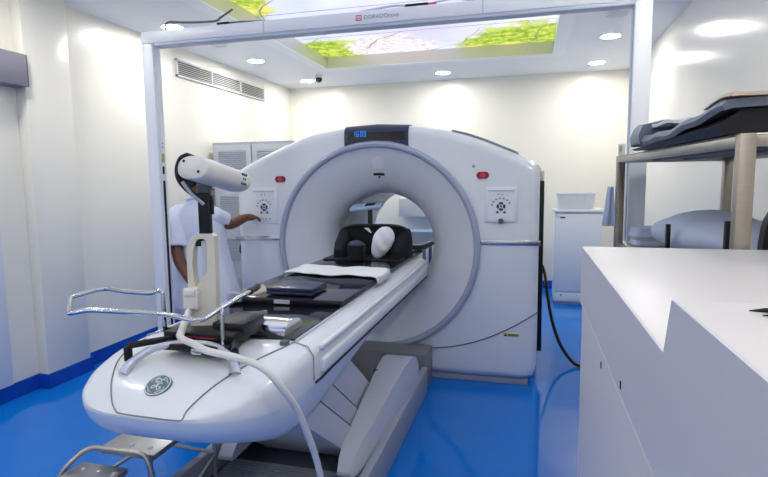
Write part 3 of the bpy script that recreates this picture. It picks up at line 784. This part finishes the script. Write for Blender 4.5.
for k in range(3):
    cpos = A+(B-A)*.80+sd*.0605+uu*(.019-.017*k)
    for q in range(3 if k != 1 else 2): ellipsoid(bm, cpos+ax*(.011*(q-(1 if k != 1 else .5))), (.0055, .0055, .0055), 8, 6)
obj('connector_marks', bm, m_dgrey, hd_)
bm = NB(); box(bm, (-.002, -.022, 1.48), (.044, .022, 1.512), .006); bm.transform(Mst); obj('tilt_joint', bm, m_dgrey, ms)
# dark yoke round the near end of the head, running down to the column
def hp(u, v, w): return A+sd*u+uu*v+ax*w
bm = NB(); pth = smooth_path([hp(-.030, .046, .03), hp(-.060, .034, .03), hp(-.072, .0, .03), hp(-.062, -.036, .03), hp(-.040, -.066, .04), hp(-.012, -.092, .06)], 5)
rings = [[p+ax*.022+uu*0, p-ax*.022, p-ax*.022+(p-hp(0, -.02, .04)).normalized()*.008, p+ax*.022+(p-hp(0, -.02, .04)).normalized()*.008] for p in pth]
loft(bm, rings); obj('yoke', bm, m_black, ms)
bm = NB(); tube(bm, [hp(-.034, -.050, .0), hp(-.012, -.085, .02), hp(.014, -.118, .06)], .006, 8, 5); obj('support_arm', bm, m_grey, ms)
# cable plug and hose
bm = NB(); box(bm, (-.060, -.055, 1.058), (-.006, -.028, 1.136), .007); box(bm, (-.052, -.062, 1.106), (-.014, -.052, 1.134), .004); bm.transform(Mst); plug = obj('cable_plug', bm, m_cable, ms)
p0 = Mst @ Vector((-.037, -.048, 1.058)); p1 = Mst @ Vector((-.046, -.060, 1.035)); p2 = Mst @ Vector((-.044, -.15, .995))
bm = NB(); tube(bm, [p0, p1, p1+(p2-p1)*.5], .013, 10, 3)
for k in range(7): 
    q = p1+(p2-p1)*(k/6); tube(bm, [q, q+(p2-p1)*.09], .0135, 10)
obj('strain_relief', bm, m_cable, plug)
bm = NB(); tube(bm, [p1, p2, p2+Vector((.03, -.03, -.006)), (-1.06, 1.515, .985), (-.98, 1.465, .985), (-.85, 1.44, .978), (-.765, 1.432, .955), (-.722, 1.45, .895), (-.700, 1.52, .79), (-.690, 1.61, .62), (-.688, 1.67, .47), (-.690, 1.70, .30), (-.69, 1.72, .12), (-.66, 1.72, .014), (-.55, 1.68, .012), (-.35, 1.60, .012)], .0115, 12, 8); obj('cable', bm, m_cable, ms)

# black bracket with its chrome rail
br = thing('rail_bracket', 'black clamp bracket with a bent chrome tube rail, across the table nose', 'bracket', (-1.08, 1.6, .93))
bm = NB(); box(bm, (-1.255, 1.61, .950), (-.985, 1.86, .992), .006); obj('base_block', bm, m_black, br)
obj('red_line', box(NB(), (-1.17, 1.606, .976), (-1.04, 1.610, .980)), m_red, br)
bm = NB(); box(bm, (-1.10, 1.68, .985), (-.975, 1.84, 1.015), .005); obj('side_plate', bm, m_dark, br)
obj('lower_block', box(NB(), (-1.23, 1.56, .940), (-.97, 1.64, .965), .006), m_black, br)
bm = NB(); tube(bm, [(-1.20, 1.65, .966), (-1.310, 1.50, .968)], .012, 8); box(bm, (-1.322, 1.487, .915), (-1.300, 1.509, .968), .004); obj('left_foot', bm, m_black, br)
bm = NB(); tube(bm, [(-1.0, 1.65, .966), (-.925, 1.535, .966)], .012, 8); box(bm, (-.938, 1.522, .915), (-.914, 1.546, .966), .004); obj('right_foot', bm, m_black, br)
obj('spacer', box(NB(), (-1.10, 1.545, .938), (-1.06, 1.562, .958), .003), m_chrome, br)
bm = NB(); zt = 1.085
rail = [(-1.375, 1.775, .96), (-1.375, 1.775, zt+.02), (-1.42, 1.77, zt+.003), (-1.57, 1.79, zt), (-1.70, 1.83, zt), (-1.70, 1.66, zt), (-1.485, 1.435, zt), (-1.44, 1.47, zt+.008), (-1.16, 1.507, zt), (-1.04, 1.475, zt-.006), (-1.02, 1.50, zt-.012), (-1.045, 1.745, zt), (-1.06, 1.90, zt+.003)]
tube(bm, fillet(rail, .04), .0088, 10); rl = obj('tube_rail', bm, m_chrome, br)
bm = NB(); tube(bm, [(-1.06, 1.885, zt+.002), (-1.07, 1.97, zt+.006)], .014, 10); obj('rail_grip', bm, m_dark, rl)
bm = NB(); tube(bm, [(-1.375, 1.775, .955), (-1.375, 1.79, .94), (-1.26, 1.79, .952)], .0095, 8); obj('rail_foot', bm, m_black, br)
bm = NB(); tube(bm, fillet([(-1.003, 1.592, .955), (-1.003, 1.592, 1.072), (-1.02, 1.62, 1.080)], .02), .0068, 8); obj('rail_strut', bm, m_chrome, br)

# ------------------------------------------------------------------ the step stool
so = thing('step_stool', 'low metal step stool with dimpled treads under the table nose', 'step stool', (-1.66, 1.85, 0))
def tread(x0, x1, y0, y1, z):
    bm = box(NB(), (x0, y0, z-.025), (x1, y1, z), .004); nx, ny = 3, max(2, int((y1-y0)/.085))
    for i in range(nx):
        for j in range(ny):
            x = x0+(x1-x0)*(i+.5)/nx+(.012 if j % 2 else -.012); y = y0+(y1-y0)*(j+.5)/ny
            ellipsoid(bm, (x, y, z), (.013, .013, .005), 12, 6)
    obj('tread', bm, m_tread, so)
tread(-1.765, -1.490, 1.81, 2.22, .392)
tread(-1.83, -1.60, 1.42, 1.785, .335)
def leg(pts): obj('leg', tube(NB(), fillet(pts, .05), .011, 10), m_steel, so)
leg([(-1.90, 1.60, 0), (-1.86, 1.70, .33), (-1.80, 1.785, .404), (-1.51, 1.795, .404), (-1.475, 1.78, .30), (-1.455, 1.76, 0)])
leg([(-1.86, 2.22, 0), (-1.80, 2.20, .36), (-1.78, 2.24, .404), (-1.50, 2.24, .404), (-1.455, 2.20, .36), (-1.445, 2.17, .0)])
leg([(-1.88, 1.40, 0), (-1.86, 1.41, .32), (-1.58, 1.41, .32), (-1.56, 1.40, 0)])
obj('brace', tube(NB(), [(-1.45, 2.18, .20), (-1.46, 1.78, .05)], .009, 8), m_steel, so)
obj('brace', tube(NB(), [(-1.84, 2.21, .22), (-1.45, 2.18, .22)], .009, 8), m_steel, so)
obj('brace', tube(NB(), [(-1.87, 1.66, .20), (-1.84, 2.21, .20)], .009, 8), m_steel, so)

# ------------------------------------------------------------------ furniture behind
lk = thing('grey_locker', 'tall grey locker with slatted door panels in the back left corner', 'locker', (-3.0, 5.7, 0))
LX0, LX1, LY = -3.47, -2.50, 5.45
obj('body', box(NB(), (LX0, LY+.02, 0), (LX1, LY+.50, 1.955), .006), m_lockd, lk)
for k in range(2):
    x0 = LX0+.02+k*.48; d = obj('door', box(NB(), (x0, LY, .08), (x0+.465, LY+.02, 1.925), .004), m_locker, lk)
    for z0, nn in ((1.60, 12), (1.10, 12), (.62, 12), (.20, 10)):
        bm = NB(); prof = [(LY, z0)]
        for j in range(nn): z = z0+j*.022; prof += [(LY-.010, z+.003), (LY-.001, z+.019)]
        prof.append((LY, z0+nn*.022)); prism(bm, prof, 'x', x0+.06, x0+.405); obj('slatted_panel', bm, m_lockd, d)
    obj('handle', box(NB(), (x0+(.42 if k == 0 else .02), LY-.02, .95), (x0+(.44 if k == 0 else .04), LY, 1.08), .004), m_chrome, d)

# small white cabinet and its basket
cb = thing('small_cabinet', 'small white one door cabinet standing on the blue floor right of the scanner', 'cabinet', (.56, 6.95, 0))
obj('body', box(NB(), (.30, 6.74, .03), (.83, 7.18, 1.115), .004), m_cab, cb)
obj('plinth', box(NB(), (.32, 6.77, 0), (.81, 7.16, .03)), m_lgrey, cb)
obj('top', box(NB(), (.28, 6.70, 1.115), (.85, 7.20, 1.145), .005), m_cab, cb)
d = obj('door', box(NB(), (.315, 6.715, .16), (.815, 6.74, 1.10), .004), m_cab, cb)
obj('lock', box(NB(), (.355, 6.71, 1.045), (.415, 6.715, 1.062)), m_dgrey, d)
obj('lower_panel', box(NB(), (.315, 6.715, .045), (.815, 6.74, .152), .004), m_cab, cb)
obj('keyhole', lathe(NB(), [(.0001, -.006), (.010, -.006), (.010, 0), (.0001, 0)], (.385, 6.715, .12), 'y', 12), m_dgrey, cb)
bk = thing('white_basket', 'white ribbed plastic basket standing on the small white cabinet', 'basket', (.53, 6.92, 1.145))
bm = NB()
def rr(x0, x1, y0, y1, z, r=.03, n=5):
    out = []
    for cx, cy, a0 in ((x1-r, y1-r, 0), (x0+r, y1-r, PI/2), (x0+r, y0+r, PI), (x1-r, y0+r, 1.5*PI)):
        for k in range(n): a = a0+PI/2*k/(n-1); out.append(Vector((cx+r*math.cos(a), cy+r*math.sin(a), z)))
    return out
loft(bm, [rr(.335, .735, 6.78, 7.06, 1.146), rr(.322, .748, 6.77, 7.07, 1.33), rr(.33, .74, 6.778, 7.062, 1.33), rr(.345, .725, 6.79, 7.05, 1.16)]); obj('tub', bm, m_cab, bk)
bm = NB(); loft(bm, [rr(.314, .756, 6.762, 7.078, 1.322), rr(.314, .756, 6.762, 7.078, 1.338), rr(.326, .744, 6.774, 7.066, 1.338), rr(.326, .744, 6.774, 7.066, 1.322)], False, False); obj('rim', bm, m_cab, bk)
bm = NB()
for k in range(14): x = .345+k*.029; box(bm, (x, 6.764, 1.16), (x+.007, 6.775, 1.322))
obj('ribs', bm, m_cab, bk)

# seen through the tunnel
wc = thing('wall_cabinet', 'pale blue grey wall cabinet on the back wall, seen through the tunnel', 'cabinet', (-1.42, 7.6, .98))
obj('body', box(NB(), (-1.78, 7.42, 1.00), (-1.05, 7.69, 1.26), .004), m_cab, wc)
for x0, x1 in ((-1.775, -1.42), (-1.41, -1.055)): obj('door', box(NB(), (x0, 7.405, 1.005), (x1, 7.42, 1.255), .004), m_locker, wc)
sd_ = thing('side_table', 'blue grey topped side table behind the scanner, seen through the tunnel', 'table', (-1.3, 7.1, 0))
obj('top', box(NB(), (-1.63, 6.85, .78), (-.95, 7.4, .83), .006), m_padblue, sd_)
obj('apron', box(NB(), (-1.60, 6.88, .70), (-.98, 7.37, .78)), m_locker, sd_)
for x in (-1.60, -1.34, -1.02):
    for y in (6.90, 7.34): obj('leg', box(NB(), (x, y, 0), (x+.04, y+.03, .70)), m_dgrey, sd_)

# ------------------------------------------------------------------ the steel rack on the right
rk = thing('steel_rack', 'stainless steel rack with two shelves standing behind the white counter', 'rack', (.74, 2.4, 0))
RA = Vector((.535, 1.64)); RB = Vector((.447, 3.142)); rd = (RB-RA); RL = rd.length; rd.normalize(); rn = Vector((rd.y, -rd.x))
Mr = Matrix(((rn.x, rd.x, 0, RA.x), (rn.y, rd.y, 0, RA.y), (0, 0, 1, 0), (0, 0, 0, 1)))
RW, TZ, LZ = .55, 1.632, 1.175
def rbox(name, a, b, material, parent=rk, bev=.003):
    bm = NB(); box(bm, a, b, bev); bm.transform(Mr); return obj(name, bm, material, parent)
for u, v, wd, dp in ((-.002, -.002, .042, .030), (RW-.048, -.002, .05, .03), (-.002, RL-.038, .040, .04), (RW-.038, RL-.038, .04, .04)):
    po = rbox('post', (u, v, .03), (u+wd, v+dp, TZ-.001), m_steelw)
    bm = NB(); box(bm, (u+.005, v+.005, 0), (u+wd-.005, v+dp-.005, .03), .004); bm.transform(Mr); obj('foot', bm, m_dark, po)
top = rbox('top_shelf', (.0, .0, TZ-.006), (RW, RL, TZ), m_steel)
rbox('edge_beam', (.0, .0, TZ-.036), (.03, RL, TZ-.006), m_steel, top); rbox('edge_beam', (RW-.03, .0, TZ-.036), (RW, RL, TZ-.006), m_steel, top)
rbox('edge_beam', (.03, .0, TZ-.036), (RW-.03, .03, TZ-.006), m_steelw, top); rbox('edge_beam', (.03, RL-.03, TZ-.036), (RW-.03, RL, TZ-.006), m_steel, top)
for u in (.17, .32): rbox('cross_rail', (u, .03, TZ-.030), (u+.03, RL-.03, TZ-.006), m_dgrey, top)
for z in (LZ, .50): rbox('lower_shelf', (.008, .008, z-.03), (RW-.008, RL-.008, z), m_steel)
tg = rbox('inspection_tag', (-.004, RL-.055, TZ+.001), (.030, RL-.05, TZ+.062), m_lgrey)
rbox('yellow_mark', (.0, RL-.057, TZ+.022), (.013, RL-.055, TZ+.050), m_green, tg)

# pads on the top shelf
def ruv(u, v, z): return Mr @ Vector((u, v, z))
pd = thing('folded_pad', 'slate vinyl pad with a tan top folded over on top of the steel rack', 'pad', tuple(ruv(.2, .5, TZ)))
bm = NB(); rings = []
for k in range(15):
    t = k/14; v = .05+.92*t; h = .052*(1-t)+.014; z0 = TZ+.002
    rings.append([ruv(u, v, z) for u, z in ((-.015-.02*t, z0), (RW-.05, z0), (RW-.04, z0+h*.6), (RW-.07, z0+h), (.02, z0+h), (-.040-.01*t, z0+h*.35))])
loft(bm, rings); obj('body', bm, m_black, pd)
bm = NB(); rings = []
def flz(v): return TZ+.092-.034*min(1, max(0, v-.05)/.45)+.004*math.sin(v*22) + (.012*max(0, v-.75)/.25)
for k in range(25):
    t = k/24; v = .02+.90*t; z = flz(v)
    sag = .030+.012*t
    rings.append([ruv(u, v, z+dz) for u, dz in ((-.030, -sag), (-.040, -sag*.6), (-.030, -.004), (.0, .0), (.12, .004), (.25, -.002), (.40, .0), (.43, -.012), (.40, -.02), (.10, -.02), (-.012, -sag*.8))])
loft(bm, rings); obj('flap', bm, m_vinyl, pd)
bm = NB(); rings = []
for k in range(9):
    t = k/8; v = -.01+.20*t; z = flz(v)+.005
    rings.append([ruv(u, v, z+dz) for u, dz in ((-.030, 0), (.43, 0), (.43, .010), (-.024, .010))])
loft(bm, rings); obj('tan_face', bm, m_tan, pd)
bm = NB(); rings = []
for k in range(9):
    t = k/8; v = .85+.15*t
    rings.append([ruv(u, v, TZ+.052+dz+.006*math.sin(t*4)) for u, dz in ((-.045, -.028), (.36, -.028), (.38, .0), (.34, .062), (.20, .076), (.05, .068), (-.035, .050), (-.050, .01))])
loft(bm, rings); obj('rolled_end', bm, m_vinyl, pd)
bm = NB(); rings = []
for k in range(9):
    t = k/8; v = .56+.43*t
    rings.append([ruv(u, v, TZ+.080+.024*t+.006*math.sin(t*8)+dz) for u, dz in ((.0, 0), (.34, .006), (.34, .018), (.0, .012))])
loft(bm, rings); obj('pale_lining', bm, m_cloth, pd)
# pillow and dark boards on the lower shelf
bm = NB(); ellipsoid(bm, (0, 0, 0), (.185, .52, .095), 32, 20)
for v in bm.verts:
    c_ = v.co; k = abs(c_.y)/.52
    c_.x *= 1+.25*k**3; c_.z *= (1-.15*k)*(1+.06*math.sin(c_.y*9+c_.x*11)); c_.z += .006*math.sin(c_.y*16)+.03*(.5-c_.y)*.6
bm.transform(Mr @ Matrix.Translation((.225, .75, LZ+.100))); tag(obj('shelf_pillow', bm, m_pillow), 'wide pale blue pillow lying on the lower shelf of the steel rack', 'pillow')
def board(label, u, v, wd, th, h, rnd=False):
    b_ = thing('dark_board', label, 'board', tuple(ruv(u, v, LZ)), 'dark boards on the lower rack shelf')
    bm = NB()
    if rnd: prism(bm, [(q[0], q[1]) for q in arch(u, u+wd, LZ+.001, LZ+h, 14, .6)], 'y', v, v+th, .004)
    else: box(bm, (u, v, LZ+.001), (u+wd, v+th, LZ+h), .003)
    bm.transform(Mr); obj('panel', bm, m_black, b_)
    bm = NB(); box(bm, (u-.002, v-.003, LZ+.001), (u+wd+.002, v-.0005, LZ+.02)); bm.transform(Mr); obj('edge_strip', bm, m_dark, b_)
board('narrow upright black board at the near end of the pale blue shelf pillow', .022, .115, .034, .02, .215)
board('round topped black board right of the near steel post of the rack', .105, .09, .10, .03, .255, True)
board('thin upright black slat in front of the middle of the pale blue pillow', .010, .62, .014, .025, .165)
bm = NB(); prism(bm, [(0, 0), (.0, .012), (.26, .085), (.26, 0)], 'x', .004, .022); bm.transform(Mr @ Matrix.Translation((0, .22, LZ+.001)))
tag(obj('wedge_strip', bm, m_black), 'low black wedge lying on the rack shelf below the pillow', 'wedge')
# linen at the far end of the rack
bm = NB(); rings = []
for k in range(5):
    z = LZ+.001+.022*k; g = .006*math.sin(k*2.2)
    rings.append([Mr @ p for p in rr(.06+g, .36-g, RL-.20+g, RL-.05-g, z, .03)])
loft(bm, rings); tag(obj('folded_linen', bm, m_pillow), 'folded pale blue linen on the lower shelf at the far end of the steel rack', 'linen')
bm = NB(); rings = []
for k in range(10):
    t = k/9; z = 1.47-.21*t; wd = .012+.020*t
    rings.append([ruv(-.030+x*wd-.006*t, RL-.03+y*.018+.004*math.sin(t*7), z) for x, y in ((-1, -.3), (-.3, -1), (.4, -.4), (1, -1), (1, .4), (.3, 1), (-.4, .5), (-1, 1))])
loft(bm, rings); tag(obj('hanging_cloth', bm, m_pillow), 'pale blue cloth hanging beside the far post of the steel rack', 'cloth')

# ------------------------------------------------------------------ white counter in the foreground
ct = thing('white_counter', 'wide white counter in the right foreground with a raised box end', 'counter', (.65, .84, 0))
CX0, CX1, CY0, CY1, CZ = .146, 1.20, .095, 1.58, 1.330
RBZ = .064
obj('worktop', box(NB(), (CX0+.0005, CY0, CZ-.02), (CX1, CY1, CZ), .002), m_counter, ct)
obj('body', box(NB(), (CX0+.002, CY0+.01, .06), (CX1, CY1-.002, CZ-.02), .002), m_cside_shade, ct)
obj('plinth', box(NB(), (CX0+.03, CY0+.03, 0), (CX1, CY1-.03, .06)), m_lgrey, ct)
bm = NB(); prism(bm, [(CY0+.01, 1.180), (CY1-.002, 1.180), (CY1-.002, CZ), (.628, CZ), (.603, CZ+RBZ), (CY0+.01, CZ+RBZ)], 'x', CX0-.003, CX0+.0005); obj('side_panel', bm, m_cside_shade, ct)
obj('panel_seam', box(NB(), (CX0-.0038, CY0+.01, 1.1762), (CX0+.002, CY1-.003, 1.180)), m_counter, ct)
bm = NB(); prism(bm, [(CY0, CZ+.0003), (.628, CZ+.0003), (.603, CZ+RBZ), (CY0, CZ+RBZ)], 'x', CX0+.0005, CX1); obj('raised_box', bm, m_counter, ct)
for y, z in ((1.111, 1.151), (.882, 1.197)): obj('fixing_mark', box(NB(), (CX0-.0044, y-.0035, z-.0065), (CX0-.0028, y+.0035, z+.0065), .0006), m_dark, ct)
def pen(x, y, label):
    z = CZ+RBZ+.003
    p = thing('dark_pen', label, 'pen', (x+.05, y, CZ+RBZ), 'dark pens at the counter edge')
    bm = NB(); tube(bm, [(x, y, z-.0012), (x+.012, y-.001, z), (x+.02, y-.001, z), (x+.11, y-.005, z)], [.0005, .0022, .0028, .0028], 10); obj('barrel', bm, m_black, p)
    bm = NB(); tube(bm, [(x+.06, y-.003, z+.0035), (x+.11, y-.005, z+.0035)], .001, 6); obj('clip', bm, m_dgrey, p)
pen(.198, .560, 'farther of the two dark slim pens on the raised white box')
pen(.2025, .542, 'nearer of the two dark slim pens on the raised white box')

# power cable and plug on the floor beside the scanner
bm = NB(); tube(bm, [(.10, 5.02, .78), (.135, 4.98, .70), (.152, 4.9, .62), (.175, 4.82, .45), (.215, 4.72, .27), (.275, 4.60, .13), (.35, 4.50, .045), (.42, 4.46, .016), (.60, 4.45, .014), (.95, 4.6, .014)], .014, 10, 6)
pc = tag(obj('power_cable', bm, m_black), 'thick black power cable drooping from the scanner side to the blue floor', 'cable')
pg = thing('floor_plug', 'small black socket block on the blue floor beside the white counter corner', 'plug', (.42, 4.06, 0))
obj('body', box(NB(), (.385, 4.02, 0), (.46, 4.12, .085), .01), m_black, pg)
obj('cap', box(NB(), (.395, 4.03, .085), (.45, 4.11, .105), .006), m_grey, pg)

# ------------------------------------------------------------------ the person at the scanner's left panel
pn = thing('person', 'person in a short sleeved white coat pressing the scanner keypad with an outstretched arm', 'person', (-2.31, 3.40, 0))
def skin_mesh(verts, edges, sub=2):
    me = bpy.data.meshes.new('tmp'); me.from_pydata([v[:3] for v in verts], edges, []); o = bpy.data.objects.new('tmp', me); C.objects.link(o)
    s = o.modifiers.new('s', 'SKIN'); s.use_smooth_shade = True
    for i, v in enumerate(verts):
        d = me.skin_vertices[0].data[i]; d.radius = (v[3], v[3]); d.use_root = (i == 0)
    u = o.modifiers.new('u', 'SUBSURF'); u.levels = u.render_levels = sub
    dg = bpy.context.evaluated_depsgraph_get(); r = bpy.data.meshes.new_from_object(o.evaluated_get(dg))
    bpy.data.objects.remove(o); bm = bmesh.new(); bm.from_mesh(r); return bm
V = []; E = []
def vtx(x, y, z, r, link=None):
    V.append((x, y, z, r)); 
    if link is not None: E.append((link, len(V)-1))
    return len(V)-1
pel = vtx(-2.31, 3.40, .90, .125); bel = vtx(-2.31, 3.40, 1.04, .115, pel); che = vtx(-2.31, 3.39, 1.20, .125, bel); nb = vtx(-2.31, 3.40, 1.335, .06, che)
nk = vtx(-2.305, 3.415, 1.405, .052, nb); jw = vtx(-2.305, 3.44, 1.46, .066, nk); hdv = vtx(-2.318, 3.435, 1.53, .088, jw); cr = vtx(-2.322, 3.425, 1.585, .078, hdv)
ns = vtx(-2.235, 3.50, 1.505, .014, jw)
for s in (-1, 1):
    hp_ = vtx(-2.31+s*.09, 3.40, .84, .092, pel); kn = vtx(-2.31+s*.10, 3.42, .47, .062, hp_); an = vtx(-2.31+s*.10, 3.40, .09, .042, kn); vtx(-2.31+s*.11, 3.54, .035, .034, an)
def hand(wr, d, n, side, curl):   # palm, four fingers, a thumb
    d = Vector(d).normalized(); n = Vector(n); n = (n-d*n.dot(d)).normalized(); a = d.cross(n)
    w0 = Vector(V[wr][:3]); p = w0+d*.045; pi = vtx(*p, .029, wr)
    for k, (o_, L) in enumerate(((-.030, .060), (-.010, .070), (.010, .066), (.029, .050))):
        b = p+a*o_+d*.032; i0 = vtx(*b, .0130, pi); q = b+d*L*.5*(1-curl*.3)-n*(L*.25*curl); i1 = vtx(*q, .0108, i0)
        q2 = q+d*L*.42*(1-curl)-n*(L*.45*curl); vtx(*q2, .0090, i1)
    b = w0+d*.018+a*(-.024*side); i0 = vtx(*b, .013, wr); q = b+d*.026+a*(-.022*side)-n*.008; i1 = vtx(*q, .0105, i0); vtx(*(q+d*.026-n*.012), .0085, i1)
sh_ = vtx(-2.435, 3.36, 1.285, .056, che); el = vtx(-2.375, 3.215, 1.03, .046, sh_); fa = vtx(-2.345, 3.205, .94, .044, el); wr = vtx(-2.265, 3.215, .80, .031, fa)
hand(wr, (.30, .15, -.8), (-.9, .2, -.3), -1, .4)
sh_ = vtx(-2.155, 3.37, 1.285, .056, che); el = vtx(-2.105, 3.47, 1.195, .048, sh_); fa = vtx(-2.098, 3.56, 1.210, .046, el); wr = vtx(-2.088, 3.705, 1.238, .034, fa)
hand(wr, (.80, .62, -.05), (0, .1, 1), 1, .7)
bm = skin_mesh(V, E); obj('body', bm, m_skin, pn, 180)
bm = NB(); ellipsoid(bm, (-2.332, 3.422, 1.565), (.098, .104, .108), 22, 16)
bmesh.ops.delete(bm, geom=[v for v in bm.verts if (v.co.x+2.332)*.62+(v.co.y-3.422)*.62-(v.co.z-1.565)*.55 > .028 or v.co.z < 1.475], context='VERTS')
o = obj('hair', bm, m_hair, pn, 180); q = o.modifiers.new('t', 'SOLIDIFY'); q.thickness = .014; q.offset = -1
bm = NB()
for dx, dy in ((-.008, .080), (.052, .036)): ellipsoid(bm, (-2.318+dx+.02, 3.435+dy-.006, 1.535), (.012, .012, .009), 10, 8)
obj('eyes', bm, m_wpillow, pn)
bm = NB(); ellipsoid(bm, (-2.265, 3.375, 1.515), (.016, .012, .028), 10, 8); obj('ear', bm, m_skin, pn)
bm = NB(); ellipsoid(bm, (-2.245, 3.498, 1.462), (.022, .022, .007), 10, 8); obj('mouth', bm, m_red, pn)
bm = NB(); rings = []
for z, cx, cy, rx, ry in ((.56, -2.265, 3.40, .275, .19), (.62, -2.268, 3.40, .268, .186), (.78, -2.28, 3.40, .248, .175), (.94, -2.295, 3.40, .218, .160), (1.08, -2.305, 3.395, .205, .150), (1.20, -2.31, 3.39, .205, .142), (1.265, -2.31, 3.39, .188, .128), (1.310, -2.31, 3.392, .142, .105), (1.350, -2.31, 3.397, .094, .084), (1.372, -2.31, 3.402, .072, .072), (1.40, -2.31, 3.405, .071, .073)):
    ring = []
    for k in range(48):
        a = 2*PI*k/48; f = 1+(.035*math.sin(a*7+z*3)+.02*math.sin(a*13))*max(0, (1.0-z))*1.4+.006*math.sin(a*5+z*30)
        ring.append(Vector((cx+rx*f*math.copysign(abs(math.cos(a))**.85, math.cos(a)), cy+ry*f*math.copysign(abs(math.sin(a))**.85, math.sin(a)), z)))
    rings.append(ring)
loft(bm, rings, False, False); ct_ = obj('coat', bm, m_coat, pn, 180); q = ct_.modifiers.new('t', 'SOLIDIFY'); q.thickness = .006
for pts, rads in (([(-2.40, 3.39, 1.275), (-2.440, 3.345, 1.27), (-2.410, 3.275, 1.17), (-2.380, 3.222, 1.045)], [.085, .080, .077, .076]), ([(-2.22, 3.385, 1.265), (-2.17, 3.375, 1.27), (-2.145, 3.42, 1.250), (-2.125, 3.465, 1.23)], [.080, .074, .066, .064])):
    P = smooth_path(pts, 4); rs = [rads[min(3, i//4)]+(rads[min(3, i//4+1)]-rads[min(3, i//4)])*(i % 4)/4 for i in range(len(P))]
    bm = NB(); tube(bm, P, rs, 20)
    bmesh.ops.delete(bm, geom=[f for f in bm.faces if len(f.verts) > 4], context='FACES')
    o = obj('sleeve', bm, m_coat, pn, 180); q = o.modifiers.new('t', 'SOLIDIFY'); q.thickness = .005
bm = NB(); tube(bm, [(-2.31+.074*math.cos(a), 3.405+.075*math.sin(a), 1.398+.018*math.sin(a+2.6)-.012) for a in [2*PI*k/24 for k in range(25)]], .012, 8); obj('collar', bm, m_coat, pn)
for s in (-1, 1):
    bm = NB(); loft(bm, [[Vector((-2.31+s*ox+r*math.cos(2*PI*k/20), cy+r*math.sin(2*PI*k/20), z)) for k in range(20)] for z, ox, cy, r in ((.90, .085, 3.40, .105), (.70, .095, 3.405, .098), (.47, .10, 3.42, .078), (.25, .10, 3.41, .066), (.10, .10, 3.40, .062))], False, False)
    o = obj('trouser_leg', bm, m_trouser, pn, 180); q = o.modifiers.new('t', 'SOLIDIFY'); q.thickness = .004
    bm = NB(); ellipsoid(bm, (-2.31+s*.108, 3.475, .045), (.055, .145, .058), 18, 12)
    for v in bm.verts: v.co.z = max(v.co.z, .0)
    obj('shoe', bm, m_shoe, pn)

pn.location = (-2.38, 3.52, 0)
